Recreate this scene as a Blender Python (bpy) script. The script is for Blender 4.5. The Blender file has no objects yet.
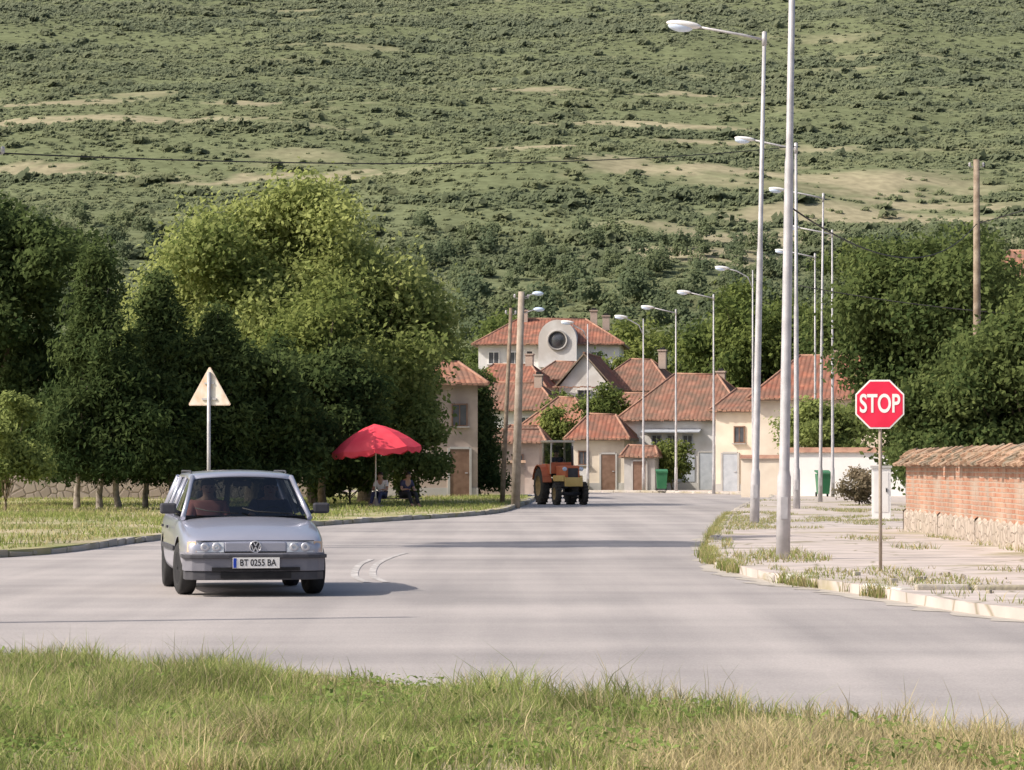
import bpy, bmesh, math, random, time
import numpy as np
from mathutils import Vector, Matrix, Euler
T0=time.time()
random.seed(5); rng=np.random.default_rng(11)
scene=bpy.context.scene
scene.view_settings.view_transform='Standard'
scene.view_settings.look='None'
scene.view_settings.exposure=0
R=math.radians
# ------------------------------------------------------------------ materials
def newmat(name):
    m=bpy.data.materials.new(name); m.use_nodes=True
    nt=m.node_tree; nt.nodes.clear()
    out=nt.nodes.new('ShaderNodeOutputMaterial')
    return m,nt,out
def N(nt,typ,**kw):
    n=nt.nodes.new('ShaderNode'+typ)
    for k,v in kw.items():
        if k in n.inputs: n.inputs[k].default_value=v
        else: setattr(n,k,v)
    return n
def c4(c): return (c[0],c[1],c[2],1.0)
def pm(name,c1,c2=None,scale=3.0,rough=.8,bump=0.0,bscale=None,metal=0.0,spec=.3,coat=0,detail=6,lo=.35,hi=.65,c3=None,s3=.4):
    m,nt,out=newmat(name); L=nt.links.new
    b=N(nt,'BsdfPrincipled',Roughness=rough,Metallic=metal)
    b.inputs['Specular IOR Level'].default_value=spec
    if coat: b.inputs['Coat Weight'].default_value=coat; b.inputs['Coat Roughness'].default_value=.08
    L(b.outputs[0],out.inputs[0])
    tc=N(nt,'TexCoord')
    if c2 is None: b.inputs['Base Color'].default_value=c4(c1)
    else:
        no=N(nt,'TexNoise',Scale=scale,Detail=detail); L(tc.outputs['Object'],no.inputs['Vector'])
        r=N(nt,'ValToRGB'); r.color_ramp.elements[0].position=lo; r.color_ramp.elements[1].position=hi
        r.color_ramp.elements[0].color=c4(c1); r.color_ramp.elements[1].color=c4(c2)
        L(no.outputs['Fac'],r.inputs[0]); last=r.outputs[0]
        if c3 is not None:
            n3=N(nt,'TexNoise',Scale=s3,Detail=4); L(tc.outputs['Object'],n3.inputs['Vector'])
            r3=N(nt,'ValToRGB'); r3.color_ramp.elements[0].position=.45; r3.color_ramp.elements[1].position=.62
            L(n3.outputs['Fac'],r3.inputs[0])
            mx=N(nt,'MixRGB'); L(r3.outputs[0],mx.inputs[0]); L(last,mx.inputs[1]); mx.inputs[2].default_value=c4(c3)
            last=mx.outputs[0]
        L(last,b.inputs['Base Color'])
    if bump:
        nb=N(nt,'TexNoise',Scale=bscale or scale*4,Detail=5); L(tc.outputs['Object'],nb.inputs['Vector'])
        bp=N(nt,'Bump',Strength=bump,Distance=.03); L(nb.outputs['Fac'],bp.inputs['Height']); L(bp.outputs[0],b.inputs['Normal'])
    return m
def foliage_mat(name,trans=.25):
    m,nt,out=newmat(name); L=nt.links.new
    a=N(nt,'Attribute',attribute_name='Col')
    d=N(nt,'BsdfDiffuse'); t=N(nt,'BsdfTranslucent'); mx=N(nt,'MixShader',Fac=trans)
    L(a.outputs['Color'],d.inputs[0]); L(a.outputs['Color'],t.inputs[0])
    L(d.outputs[0],mx.inputs[1]); L(t.outputs[0],mx.inputs[2]); L(mx.outputs[0],out.inputs[0])
    return m
def tile_mat(name,ca,cb,cc):
    m,nt,out=newmat(name); L=nt.links.new
    b=N(nt,'BsdfPrincipled',Roughness=.95); b.inputs['Specular IOR Level'].default_value=.1
    L(b.outputs[0],out.inputs[0])
    uv=N(nt,'UVMap')
    sn=N(nt,'VectorMath',operation='SNAP'); L(uv.outputs[0],sn.inputs[0]); sn.inputs[1].default_value=(.24,.36,1)
    wn=N(nt,'TexWhiteNoise'); L(sn.outputs[0],wn.inputs['Vector'])
    r=N(nt,'ValToRGB'); r.color_ramp.elements[0].color=c4(ca); r.color_ramp.elements[1].color=c4(cb)
    L(wn.outputs['Value'],r.inputs[0])
    no=N(nt,'TexNoise',Scale=1.1,Detail=8); L(uv.outputs[0],no.inputs['Vector'])
    rr=N(nt,'ValToRGB'); rr.color_ramp.elements[0].position=.36; rr.color_ramp.elements[1].position=.62
    L(no.outputs['Fac'],rr.inputs[0])
    mx=N(nt,'MixRGB'); L(rr.outputs[0],mx.inputs[0]); L(r.outputs[0],mx.inputs[1]); mx.inputs[2].default_value=c4(cc)
    sp=N(nt,'SeparateXYZ'); L(uv.outputs[0],sp.inputs[0])
    mu=N(nt,'Math',operation='MULTIPLY'); L(sp.outputs[0],mu.inputs[0]); mu.inputs[1].default_value=math.pi/.24
    si=N(nt,'Math',operation='SINE'); L(mu.outputs[0],si.inputs[0])
    ab=N(nt,'Math',operation='ABSOLUTE'); L(si.outputs[0],ab.inputs[0])
    dv=N(nt,'Math',operation='DIVIDE'); L(sp.outputs[1],dv.inputs[0]); dv.inputs[1].default_value=.36
    fr=N(nt,'Math',operation='FRACT'); L(dv.outputs[0],fr.inputs[0])
    su=N(nt,'Math',operation='SUBTRACT'); L(ab.outputs[0],su.inputs[0]); L(fr.outputs[0],su.inputs[1])
    bp=N(nt,'Bump',Strength=.5,Distance=.03); L(su.outputs[0],bp.inputs['Height']); L(bp.outputs[0],b.inputs['Normal'])
    mr=N(nt,'MapRange'); L(ab.outputs[0],mr.inputs[0]); mr.inputs[3].default_value=.66; mr.inputs[4].default_value=1.0
    m2=N(nt,'MixRGB',blend_type='MULTIPLY'); m2.inputs[0].default_value=1; L(mx.outputs[0],m2.inputs[1]); L(mr.outputs[0],m2.inputs[2])
    L(m2.outputs[0],b.inputs['Base Color'])
    return m
def brick_mat(name,ca,cb,mort,bw=.25,bh=.085):
    m,nt,out=newmat(name); L=nt.links.new
    b=N(nt,'BsdfPrincipled',Roughness=.9); L(b.outputs[0],out.inputs[0]); b.inputs['Specular IOR Level'].default_value=.2
    uv=N(nt,'UVMap')
    nz=N(nt,'TexNoise',Scale=5,Detail=3); L(uv.outputs[0],nz.inputs['Vector'])
    va=N(nt,'VectorMath',operation='SCALE'); L(nz.outputs['Color'],va.inputs[0]); va.inputs['Scale'].default_value=.05
    vb=N(nt,'VectorMath',operation='ADD'); L(uv.outputs[0],vb.inputs[0]); L(va.outputs[0],vb.inputs[1])
    br=N(nt,'TexBrick',Scale=1.0); L(vb.outputs[0],br.inputs['Vector'])
    br.inputs['Brick Width'].default_value=bw; br.inputs['Row Height'].default_value=bh
    br.inputs['Mortar Size'].default_value=.014; br.inputs['Mortar Smooth'].default_value=.3
    br.inputs['Color1'].default_value=c4(ca); br.inputs['Color2'].default_value=c4(cb); br.inputs['Mortar'].default_value=c4(mort)
    no=N(nt,'TexNoise',Scale=1.6,Detail=9); L(uv.outputs[0],no.inputs['Vector'])
    rr=N(nt,'ValToRGB'); rr.color_ramp.elements[0].position=.46; rr.color_ramp.elements[1].position=.68
    L(no.outputs['Fac'],rr.inputs[0])
    mx=N(nt,'MixRGB'); L(rr.outputs[0],mx.inputs[0]); L(br.outputs[0],mx.inputs[1]); mx.inputs[2].default_value=c4(mort)
    n4=N(nt,'TexNoise',Scale=.5,Detail=6); L(uv.outputs[0],n4.inputs['Vector'])
    mr=N(nt,'MapRange'); L(n4.outputs['Fac'],mr.inputs[0]); mr.inputs[1].default_value=.3; mr.inputs[2].default_value=.7; mr.inputs[3].default_value=.62; mr.inputs[4].default_value=1.1
    m2=N(nt,'MixRGB',blend_type='MULTIPLY'); m2.inputs[0].default_value=1; L(mx.outputs[0],m2.inputs[1]); L(mr.outputs[0],m2.inputs[2])
    L(m2.outputs[0],b.inputs['Base Color'])
    bp=N(nt,'Bump',Strength=.7,Distance=.025,invert=True); L(br.outputs['Fac'],bp.inputs['Height']); L(bp.outputs[0],b.inputs['Normal'])
    return m
def stone_mat(name,ca,cb,mort,scale=4):
    m,nt,out=newmat(name); L=nt.links.new
    b=N(nt,'BsdfPrincipled',Roughness=.9); L(b.outputs[0],out.inputs[0])
    tc=N(nt,'TexCoord'); v=N(nt,'TexVoronoi',Scale=scale); L(tc.outputs['Object'],v.inputs['Vector'])
    ve=N(nt,'TexVoronoi',Scale=scale,feature='DISTANCE_TO_EDGE'); L(tc.outputs['Object'],ve.inputs['Vector'])
    sx=N(nt,'SeparateXYZ'); L(v.outputs['Color'],sx.inputs[0])
    mx=N(nt,'MixRGB'); L(sx.outputs[0],mx.inputs[0]); mx.inputs[1].default_value=c4(ca); mx.inputs[2].default_value=c4(cb)
    r=N(nt,'ValToRGB'); r.color_ramp.elements[0].position=.03; r.color_ramp.elements[1].position=.09
    L(ve.outputs['Distance'],r.inputs[0])
    m2=N(nt,'MixRGB'); L(r.outputs[0],m2.inputs[0]); m2.inputs[1].default_value=c4(mort); L(mx.outputs[0],m2.inputs[2])
    L(m2.outputs[0],b.inputs['Base Color'])
    bp=N(nt,'Bump',Strength=.7,Distance=.04); L(r.outputs[0],bp.inputs['Height']); L(bp.outputs[0],b.inputs['Normal'])
    return m
def glass_mat(name,tint,gloss=.25,rough=.03):
    m,nt,out=newmat(name); L=nt.links.new
    t=N(nt,'BsdfTransparent'); t.inputs[0].default_value=c4(tint)
    g=N(nt,'BsdfGlossy',Roughness=rough); g.inputs[0].default_value=(.9,.95,1,1)
    lw=N(nt,'LayerWeight',Blend=.35)
    ad=N(nt,'Math',operation='MULTIPLY'); L(lw.outputs['Fresnel'],ad.inputs[0]); ad.inputs[1].default_value=gloss*3
    mx=N(nt,'MixShader'); L(ad.outputs[0],mx.inputs[0]); L(t.outputs[0],mx.inputs[1]); L(g.outputs[0],mx.inputs[2])
    L(mx.outputs[0],out.inputs[0]); return m

M={}
M['leaf']=foliage_mat('foliage',.44)
M['grassblade']=foliage_mat('grass_blade',.40)
M['bark']=pm('bark',(.12,.09,.06),(.24,.19,.14),6,.95,.6)
M['limewash']=pm('limewashed_bark',(.18,.15,.13),(.40,.36,.31),6,.95,.5)
M['steel']=pm('galvanised_steel',(.40,.395,.41),(.52,.51,.53),5,.5,metal=.15)
M['concrete']=pm('pole_concrete',(.30,.25,.20),(.42,.36,.30),4,.9,.3)
M['wood']=pm('weathered_wood',(.20,.15,.11),(.32,.26,.20),5,.9,.4)
M['white']=pm('white_paint',(.76,.75,.73),(.82,.81,.80),8,.5)
M['red']=pm('sign_red',(.66,.02,.06),(.74,.03,.08),4,.4)
M['black']=pm('black_rubber',(.022,.022,.023),(.035,.035,.036),10,.75)
M['plastic']=pm('grey_plastic',(.05,.05,.06),(.07,.07,.08),10,.55)
M['dark']=pm('dark_interior',(.014,.014,.016),(.024,.024,.026),8,.8)
M['lens']=pm('lamp_lens',(.60,.72,.90),(.70,.80,.97),3,.12,spec=.8)  # bluish base colour stands in for sky reflection on lamp glass
M['pane']=pm('window_pane',(.06,.065,.075),(.11,.115,.13),1.5,.15,spec=.6)
M['tileA']=tile_mat('roof_tiles_red',(.30,.115,.08),(.45,.20,.135),(.22,.125,.095))
M['tileB']=tile_mat('roof_tiles_brown',(.26,.125,.09),(.38,.20,.145),(.19,.13,.10))
M['tileC']=tile_mat('roof_tiles_orange',(.35,.15,.095),(.48,.24,.16),(.26,.155,.115))
M['ridge']=pm('ridge_tiles',(.28,.15,.11),(.40,.24,.17),3,.9)
M['coping']=pm('coping_tiles',(.30,.19,.13),(.46,.31,.21),2.4,.95,.4,c3=(.23,.19,.14),s3=1.2)
M['wallwhite']=pm('white_plaster',(.72,.71,.70),(.80,.79,.78),1.2,.9,.1,c3=(.60,.57,.54),s3=.5)
M['wallcream']=pm('cream_plaster',(.70,.61,.50),(.77,.69,.58),1.2,.9,.1,c3=(.60,.51,.42),s3=.5)
M['wallpink']=pm('pink_plaster',(.42,.33,.28),(.52,.43,.37),1.2,.9,.1,c3=(.33,.27,.24),s3=.5)
M['wallgrey']=pm('grey_plaster',(.42,.41,.40),(.52,.51,.49),1.2,.9,.1,c3=(.36,.34,.33),s3=.5)
M['brick']=brick_mat('wall_bricks',(.42,.18,.11),(.56,.31,.21),(.47,.38,.31))
M['stone']=stone_mat('rubble_stone',(.36,.30,.25),(.48,.41,.35),(.33,.28,.23),5)
M['stonefar']=stone_mat('garden_wall_stone',(.30,.25,.21),(.40,.34,.29),(.23,.19,.16),2.5)
# ------------------------------------------------------------------ helpers
def link(o): scene.collection.objects.link(o); return o
def top(o,label,cat,group=None):
    o['label']=label; o['category']=cat
    if group: o['group']=group
    return o
def empty(name,loc,rotz=0):
    e=bpy.data.objects.new(name,None); e.location=loc; e.rotation_euler=(0,0,rotz); e.empty_display_size=.3
    return link(e)
class MB:
    def __init__(s): s.v=[];s.f=[];s.m=[];s.s=[];s.uv={}
    def add(s,vs,fs,mi=0,sm=False,uvs=None):
        o=len(s.v); s.v+= [tuple(v) for v in vs]
        for k,f in enumerate(fs):
            if uvs is not None: s.uv[len(s.f)]=uvs[k]
            s.f.append([i+o for i in f]); s.m.append(mi); s.s.append(sm)
    def box(s,c,sz,mi=0,rz=0,rx=0,ry=0,taper=1.0):
        x,y,z=[a/2 for a in sz]
        vs=[Vector((sx*x*(taper if k>0 else 1),sy*y*(taper if k>0 else 1),k*z)) for k in(-1,1) for sx,sy in((-1,-1),(1,-1),(1,1),(-1,1))]
        Rm=Euler((rx,ry,rz)).to_matrix(); vs=[Rm@v+Vector(c) for v in vs]
        s.add(vs,[(3,2,1,0),(4,5,6,7),(0,1,5,4),(1,2,6,5),(2,3,7,6),(3,0,4,7)],mi)
    def tube(s,path,rad,n=10,mi=0,cap=True,sm=True):
        P=[Vector(p) for p in path]
        if not hasattr(rad,'__len__'): rad=[rad]*len(P)
        vs=[];up=None
        for i,p in enumerate(P):
            t=(P[min(i+1,len(P)-1)]-P[max(i-1,0)]).normalized()
            if up is None:
                up=Vector((0,0,1)) if abs(t.z)<.9 else Vector((1,0,0))
            a=t.cross(up).normalized(); b=a.cross(t).normalized(); up=b
            for k in range(n):
                an=2*math.pi*k/n; vs.append(p+(a*math.cos(an)+b*math.sin(an))*rad[i])
        fs=[]
        for i in range(len(P)-1):
            for k in range(n):
                fs.append((i*n+k,i*n+(k+1)%n,(i+1)*n+(k+1)%n,(i+1)*n+k))
        s.add(vs,fs,mi,sm)
        if cap:
            o=len(s.v)-len(vs)
            s.f.append([o+k for k in range(n)][::-1]); s.m.append(mi); s.s.append(False)
            s.f.append([o+(len(P)-1)*n+k for k in range(n)]); s.m.append(mi); s.s.append(False)
    def ell(s,c,r,mi=0,nu=14,nv=8,rot=None):
        vs=[];fs=[]
        for j in range(nv+1):
            ph=math.pi*j/nv
            for i in range(nu):
                th=2*math.pi*i/nu
                v=Vector((r[0]*math.sin(ph)*math.cos(th),r[1]*math.sin(ph)*math.sin(th),r[2]*math.cos(ph)))
                if rot: v=rot@v
                vs.append(v+Vector(c))
        for j in range(nv):
            for i in range(nu): fs.append((j*nu+i,(j+1)*nu+i,(j+1)*nu+(i+1)%nu,j*nu+(i+1)%nu))
        s.add(vs,fs,mi,True)
    def lathe(s,prof,c,axis='x',n=24,mi=0,sm=True):
        vs=[];fs=[]
        for (a,r) in prof:
            for k in range(n):
                t=2*math.pi*k/n; p=(a,r*math.cos(t),r*math.sin(t)) if axis=='x' else (r*math.cos(t),a,r*math.sin(t)) if axis=='y' else (r*math.cos(t),r*math.sin(t),a)
                vs.append((p[0]+c[0],p[1]+c[1],p[2]+c[2]))
        for j in range(len(prof)-1):
            for k in range(n): fs.append((j*n+k,j*n+(k+1)%n,(j+1)*n+(k+1)%n,(j+1)*n+k))
        s.add(vs,fs,mi,sm)
    def prism(s,poly,z0,z1,mi=0):
        n=len(poly); vs=[(p[0],p[1],z0) for p in poly]+[(p[0],p[1],z1) for p in poly]
        s.add(vs,[tuple(range(n))[::-1],tuple(range(n,2*n))]+[(i,(i+1)%n,n+(i+1)%n,n+i) for i in range(n)],mi)
    def slab(s,poly,y0,y1,mi=0):
        n=len(poly); vs=[(p[0],y0,p[1]) for p in poly]+[(p[0],y1,p[1]) for p in poly]
        s.add(vs,[tuple(range(n)),tuple(range(n,2*n))[::-1]]+[(i,n+i,n+(i+1)%n,(i+1)%n) for i in range(n)],mi)
    def obj(s,name,mats,parent=None,bevel=0,loc=None):
        me=bpy.data.meshes.new(name); me.from_pydata(s.v,[],s.f)
        if s.uv:
            uvl=me.uv_layers.new(name='UVMap')
            for p in me.polygons:
                u=s.uv.get(p.index)
                if u:
                    for li,c in zip(p.loop_indices,u): uvl.data[li].uv=c
        for p,mi,sm in zip(me.polygons,s.m,s.s): p.material_index=mi; p.use_smooth=sm
        if not isinstance(mats,(list,tuple)): mats=[mats]
        for m in mats: me.materials.append(m)
        me.update()
        o=bpy.data.objects.new(name,me); link(o)
        if parent: o.parent=parent
        if loc: o.location=loc
        if bevel:
            b=o.modifiers.new('b','BEVEL'); b.width=bevel; b.segments=2; b.limit_method='ANGLE'
        return o
def bake(o):
    dg=bpy.context.evaluated_depsgraph_get(); dg.update()
    return bpy.data.meshes.new_from_object(o.evaluated_get(dg))
def np_mesh(name,verts,faces,cols,mat,parent=None,smooth=False):
    me=bpy.data.meshes.new(name); n=len(verts); f=faces.shape[0]; k=faces.shape[1]
    me.vertices.add(n); me.vertices.foreach_set('co',verts.astype(np.float32).ravel())
    me.loops.add(f*k); me.loops.foreach_set('vertex_index',faces.astype(np.int32).ravel())
    me.polygons.add(f); me.polygons.foreach_set('loop_start',np.arange(0,f*k,k,dtype=np.int32))
    if smooth: me.polygons.foreach_set('use_smooth',np.ones(f,dtype=bool))
    me.update(calc_edges=True)
    if cols is not None:
        a=me.attributes.new('Col','FLOAT_COLOR','POINT')
        c=np.ones((n,4),dtype=np.float32); c[:,:3]=cols; a.data.foreach_set('color',c.ravel())
    me.materials.append(mat)
    o=bpy.data.objects.new(name,me); link(o)
    if parent: o.parent=parent
    return o
def vnoise(x,y,seed=0):
    xi=np.floor(x).astype(np.int64); yi=np.floor(y).astype(np.int64); fx=x-xi; fy=y-yi
    fx=fx*fx*(3-2*fx); fy=fy*fy*(3-2*fy)
    def h(a,b):
        n=(a*374761393+b*668265263+seed*1446659)&0x7fffffff
        n=((n^(n>>13))*1274126177)&0x7fffffff
        return ((n^(n>>16))&0xffff)/65535.0
    return (h(xi,yi)*(1-fx)+h(xi+1,yi)*fx)*(1-fy)+(h(xi,yi+1)*(1-fx)+h(xi+1,yi+1)*fx)*fy
def fbm(x,y,seed=0,o=4):
    r=0;a=.5;t=0
    for i in range(o): r=r+a*vnoise(x,y,seed+i*7); t+=a; a*=.5; x=x*2.03; y=y*2.03
    return r/t
def unit(a): return a/np.maximum(np.linalg.norm(a,axis=1,keepdims=True),1e-6)
def leaf_verts(P,Nn,size,asp=.55):
    n=len(P); rnd=unit(rng.normal(size=(n,3))); t=unit(np.cross(Nn,rnd)); b=np.cross(Nn,t)
    s=size[:,None]
    V=np.stack([P-t*s,P-b*s*asp+Nn*s*.15,P+t*s,P+b*s*asp+Nn*s*.1],axis=1).reshape(-1,3)
    F=np.arange(n*4).reshape(n,4); return V,F
def catmull(pts,seg=6):
    P=[Vector((p[0],p[1],p[2] if len(p)>2 else 0)) for p in pts]; out=[]
    for i in range(len(P)-1):
        p0=P[max(i-1,0)];p1=P[i];p2=P[i+1];p3=P[min(i+2,len(P)-1)]
        for k in range(seg):
            t=k/seg; out.append(.5*((2*p1)+(-p0+p2)*t+(2*p0-5*p1+4*p2-p3)*t*t+(-p0+3*p1-3*p2+p3)*t**3))
    out.append(P[-1]); return out
def text_obj(name,body,size,mat,parent,loc,rot,sx=1,ext=.002,off=0,align='CENTER'):
    cu=bpy.data.curves.new(name,'FONT'); cu.body=body; cu.size=size; cu.extrude=ext; cu.offset=off; cu.align_x=align; cu.align_y='CENTER'
    t=bpy.data.objects.new('tmp',cu); link(t); me=bake(t); bpy.data.objects.remove(t)
    me.materials.clear(); me.materials.append(mat); me.name=name
    o=bpy.data.objects.new(name,me); link(o); o.parent=parent; o.location=loc; o.rotation_euler=rot; o.scale=(sx,1,1); return o
# ------------------------------------------------------------------ world, sun, camera
az=R(17); el=R(41)
S=Vector((-math.cos(el)*math.cos(az),-math.cos(el)*math.sin(az),math.sin(el)))
w=bpy.data.worlds.new('World'); scene.world=w; w.use_nodes=True; nt=w.node_tree
sk=nt.nodes.new('ShaderNodeTexSky'); sk.sky_type='NISHITA'; sk.sun_disc=False; sk.sun_elevation=el
sk.sun_rotation=math.atan2(S.x,S.y); sk.dust_density=4.0; sk.air_density=1.0
bg=nt.nodes['Background']; bg.inputs[1].default_value=.15; nt.links.new(sk.outputs[0],bg.inputs[0])
sl=bpy.data.lights.new('sun','SUN'); sl.energy=5.0; sl.angle=R(.5); sl.color=(1,.91,.80)
so=bpy.data.objects.new('sun',sl); link(so); so.rotation_euler=(-S).to_track_quat('-Z','Y').to_euler()
cam=bpy.data.cameras.new('camera'); co=bpy.data.objects.new('camera',cam); link(co); scene.camera=co
co.location=(0,0,1.5); co.rotation_euler=(R(91.343),0,0); cam.lens=120; cam.sensor_width=36; cam.clip_end=8000; cam.clip_start=.5
# ------------------------------------------------------------------ ground, road
def struct(o): o['kind']='structure'; return o
gm=pm('dry_grass_ground',(.14,.16,.06),(.28,.25,.13),.35,.95,.4,bscale=8)
mb=MB(); mb.add([(-3000,-300,0),(3000,-300,0),(3000,5000,0),(-3000,5000,0)],[(0,1,2,3)]); struct(mb.obj('ground',gm))
leftk=catmull([(-60,48),(-30,47),(-14,49.5),(-8.3,55),(-7,68),(-4.5,85),(-.9,102),(0.2,120),(.8,140),(.9,155),(-.6,166),(-7,173),(-25,176)])
rightk=catmull([(-25,188),(0,187.5),(6,185),(10.2,178),(12,165),(11.2,148),(8.9,128),(6.4,100),(4.8,79),(3.6,62),(3.05,51.5),(3.3,44),(4.0,39.5),(4.9,33),(7.2,28.5),(14,24),(60,20)])
near=catmull([(60,2),(20,6),(8,11.5),(2.74,18.3),(0,21.8),(-3.84,25.6),(-12,31),(-30,33),(-60,33)])
def asphalt():
    m,nt,out=newmat('worn_asphalt'); L=nt.links.new
    b=N(nt,'BsdfPrincipled',Roughness=.8); b.inputs['Specular IOR Level'].default_value=.3; L(b.outputs[0],out.inputs[0])
    tc=N(nt,'TexCoord')
    n1=N(nt,'TexNoise',Scale=.22,Detail=9); L(tc.outputs['Object'],n1.inputs['Vector'])
    mp=N(nt,'Mapping'); mp.inputs['Scale'].default_value=(1.1,.04,1); mp.inputs['Rotation'].default_value=(0,0,R(8)); L(tc.outputs['Object'],mp.inputs['Vector'])
    n2=N(nt,'TexNoise',Scale=1.0,Detail=6); L(mp.outputs[0],n2.inputs['Vector'])
    mp2=N(nt,'Mapping'); mp2.inputs['Scale'].default_value=(.05,.5,1); mp2.inputs['Rotation'].default_value=(0,0,R(-12)); L(tc.outputs['Object'],mp2.inputs['Vector'])
    n6=N(nt,'TexNoise',Scale=1.0,Detail=6); L(mp2.outputs[0],n6.inputs['Vector'])
    n3=N(nt,'TexNoise',Scale=60,Detail=2); L(tc.outputs['Object'],n3.inputs['Vector'])
    r=N(nt,'ValToRGB'); r.color_ramp.elements[0].position=.40; r.color_ramp.elements[1].position=.58
    r.color_ramp.elements[0].color=(.285,.265,.26,1); r.color_ramp.elements[1].color=(.43,.395,.38,1)
    a=N(nt,'Math',operation='ADD'); L(n1.outputs['Fac'],a.inputs[0]); L(n2.outputs['Fac'],a.inputs[1])
    a2=N(nt,'Math',operation='ADD'); L(a.outputs[0],a2.inputs[0]); L(n6.outputs['Fac'],a2.inputs[1])
    h=N(nt,'Math',operation='MULTIPLY'); L(a2.outputs[0],h.inputs[0]); h.inputs[1].default_value=.3333
    L(h.outputs[0],r.inputs[0])
    mr=N(nt,'MapRange'); L(n3.outputs['Fac'],mr.inputs[0]); mr.inputs[1].default_value=.3; mr.inputs[2].default_value=.7; mr.inputs[3].default_value=.84; mr.inputs[4].default_value=1.12
    m2=N(nt,'MixRGB',blend_type='MULTIPLY'); m2.inputs[0].default_value=1; L(r.outputs[0],m2.inputs[1]); L(mr.outputs[0],m2.inputs[2])
    L(m2.outputs[0],b.inputs['Base Color'])
    bp=N(nt,'Bump',Strength=.35,Distance=.01); L(n3.outputs['Fac'],bp.inputs['Height']); L(bp.outputs[0],b.inputs['Normal'])
    return m
def strip(name,A,B,z,mat):
    pts=[tuple(p[:2]) for p in A]+[tuple(p[:2]) for p in B]
    mb=MB(); mb.add([(x,y,z) for x,y in pts],[tuple(range(len(pts)))]); return struct(mb.obj(name,mat))
strip('road',leftk,rightk+near,.006,asphalt())
dm=pm('road_dust',(.36,.33,.29),(.48,.44,.39),3,.95,.3)
def ribbon(name,pts,wd,z,mat,jit=.0):
    C=catmull(pts,8); mb=MB(); vs=[]
    for i,p in enumerate(C):
        t=(C[min(i+1,len(C)-1)]-C[max(i-1,0)]).normalized(); nn=Vector((-t.y,t.x,0))
        a_=wd*(1+random.uniform(-jit,jit)); b_=wd*(1+random.uniform(-jit,jit))
        vs+=[(p.x-nn.x*a_,p.y-nn.y*a_,z),(p.x+nn.x*b_,p.y+nn.y*b_,z)]
    mb.add(vs,[(i*2,i*2+1,i*2+3,i*2+2) for i in range(len(C)-1)]); return struct(mb.obj(name,mat))
ribbon('road_dust',[(p.x,p.y) for p in near[18:42:3]],.34,.0105,dm,.8)
ribbon('road_dust',[(p.x-.05,p.y) for p in rightk[40:96:3]],.22,.0105,dm,.8)
def raised(name,pts,h,mat):
    mb=MB(); mb.prism([tuple(p[:2]) for p in pts],.001,h,0); return struct(mb.obj(name,mat))
vm=pm('verge_soil_grass',(.19,.215,.08),(.35,.32,.16),.5,.95,.5,bscale=6,c3=(.42,.36,.23),s3=.25)
raised('verge',[Vector((-60,176,0))]+leftk,.12,vm)
def paving():
    m,nt,out=newmat('broken_concrete_paving'); L=nt.links.new
    b=N(nt,'BsdfPrincipled',Roughness=.9); L(b.outputs[0],out.inputs[0])
    tc=N(nt,'TexCoord')
    v=N(nt,'TexVoronoi',Scale=.75,feature='DISTANCE_TO_EDGE')
    nn=N(nt,'TexNoise',Scale=2,Detail=5); L(tc.outputs['Object'],nn.inputs['Vector'])
    mxv=N(nt,'MixRGB'); mxv.inputs[0].default_value=.12; L(tc.outputs['Object'],mxv.inputs[1]); L(nn.outputs['Color'],mxv.inputs[2]); L(mxv.outputs[0],v.inputs['Vector'])
    rc=N(nt,'ValToRGB'); rc.color_ramp.elements[0].position=0; rc.color_ramp.elements[1].position=.03
    rc.color_ramp.elements[0].color=(.28,.25,.18,1); rc.color_ramp.elements[1].color=(.54,.475,.44,1); L(v.outputs['Distance'],rc.inputs[0])
    n=N(nt,'TexNoise',Scale=.28,Detail=10); L(tc.outputs['Object'],n.inputs['Vector'])
    r=N(nt,'ValToRGB'); r.color_ramp.elements[0].position=.56; r.color_ramp.elements[1].position=.62; L(n.outputs['Fac'],r.inputs[0])
    n2=N(nt,'TexNoise',Scale=5,Detail=6); L(tc.outputs['Object'],n2.inputs['Vector'])
    r2=N(nt,'ValToRGB'); r2.color_ramp.elements[0].color=(.27,.25,.14,1); r2.color_ramp.elements[1].color=(.46,.40,.31,1); L(n2.outputs['Fac'],r2.inputs[0])
    n5=N(nt,'TexNoise',Scale=1.1,Detail=8); L(tc.outputs['Object'],n5.inputs['Vector'])
    mr=N(nt,'MapRange'); L(n5.outputs['Fac'],mr.inputs[0]); mr.inputs[1].default_value=.3; mr.inputs[2].default_value=.7; mr.inputs[3].default_value=.74; mr.inputs[4].default_value=1.1
    mx=N(nt,'MixRGB'); L(r.outputs[0],mx.inputs[0]); L(rc.outputs[0],mx.inputs[1]); L(r2.outputs[0],mx.inputs[2])
    m2=N(nt,'MixRGB',blend_type='MULTIPLY'); m2.inputs[0].default_value=1; L(mx.outputs[0],m2.inputs[1]); L(mr.outputs[0],m2.inputs[2])
    L(m2.outputs[0],b.inputs['Base Color'])
    bp=N(nt,'Bump',Strength=.4,Distance=.02); L(n5.outputs['Fac'],bp.inputs['Height']); L(bp.outputs[0],b.inputs['Normal']); return m
raised('pavement',rightk+[Vector((60,188,0))],.12,paving())
fm=pm('foreground_soil',(.19,.20,.09),(.36,.31,.19),1.5,.95,.5,bscale=12)
raised('roadside_bank',near+[Vector((-60,-40,0)),Vector((60,-40,0))],.05,fm)
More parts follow.
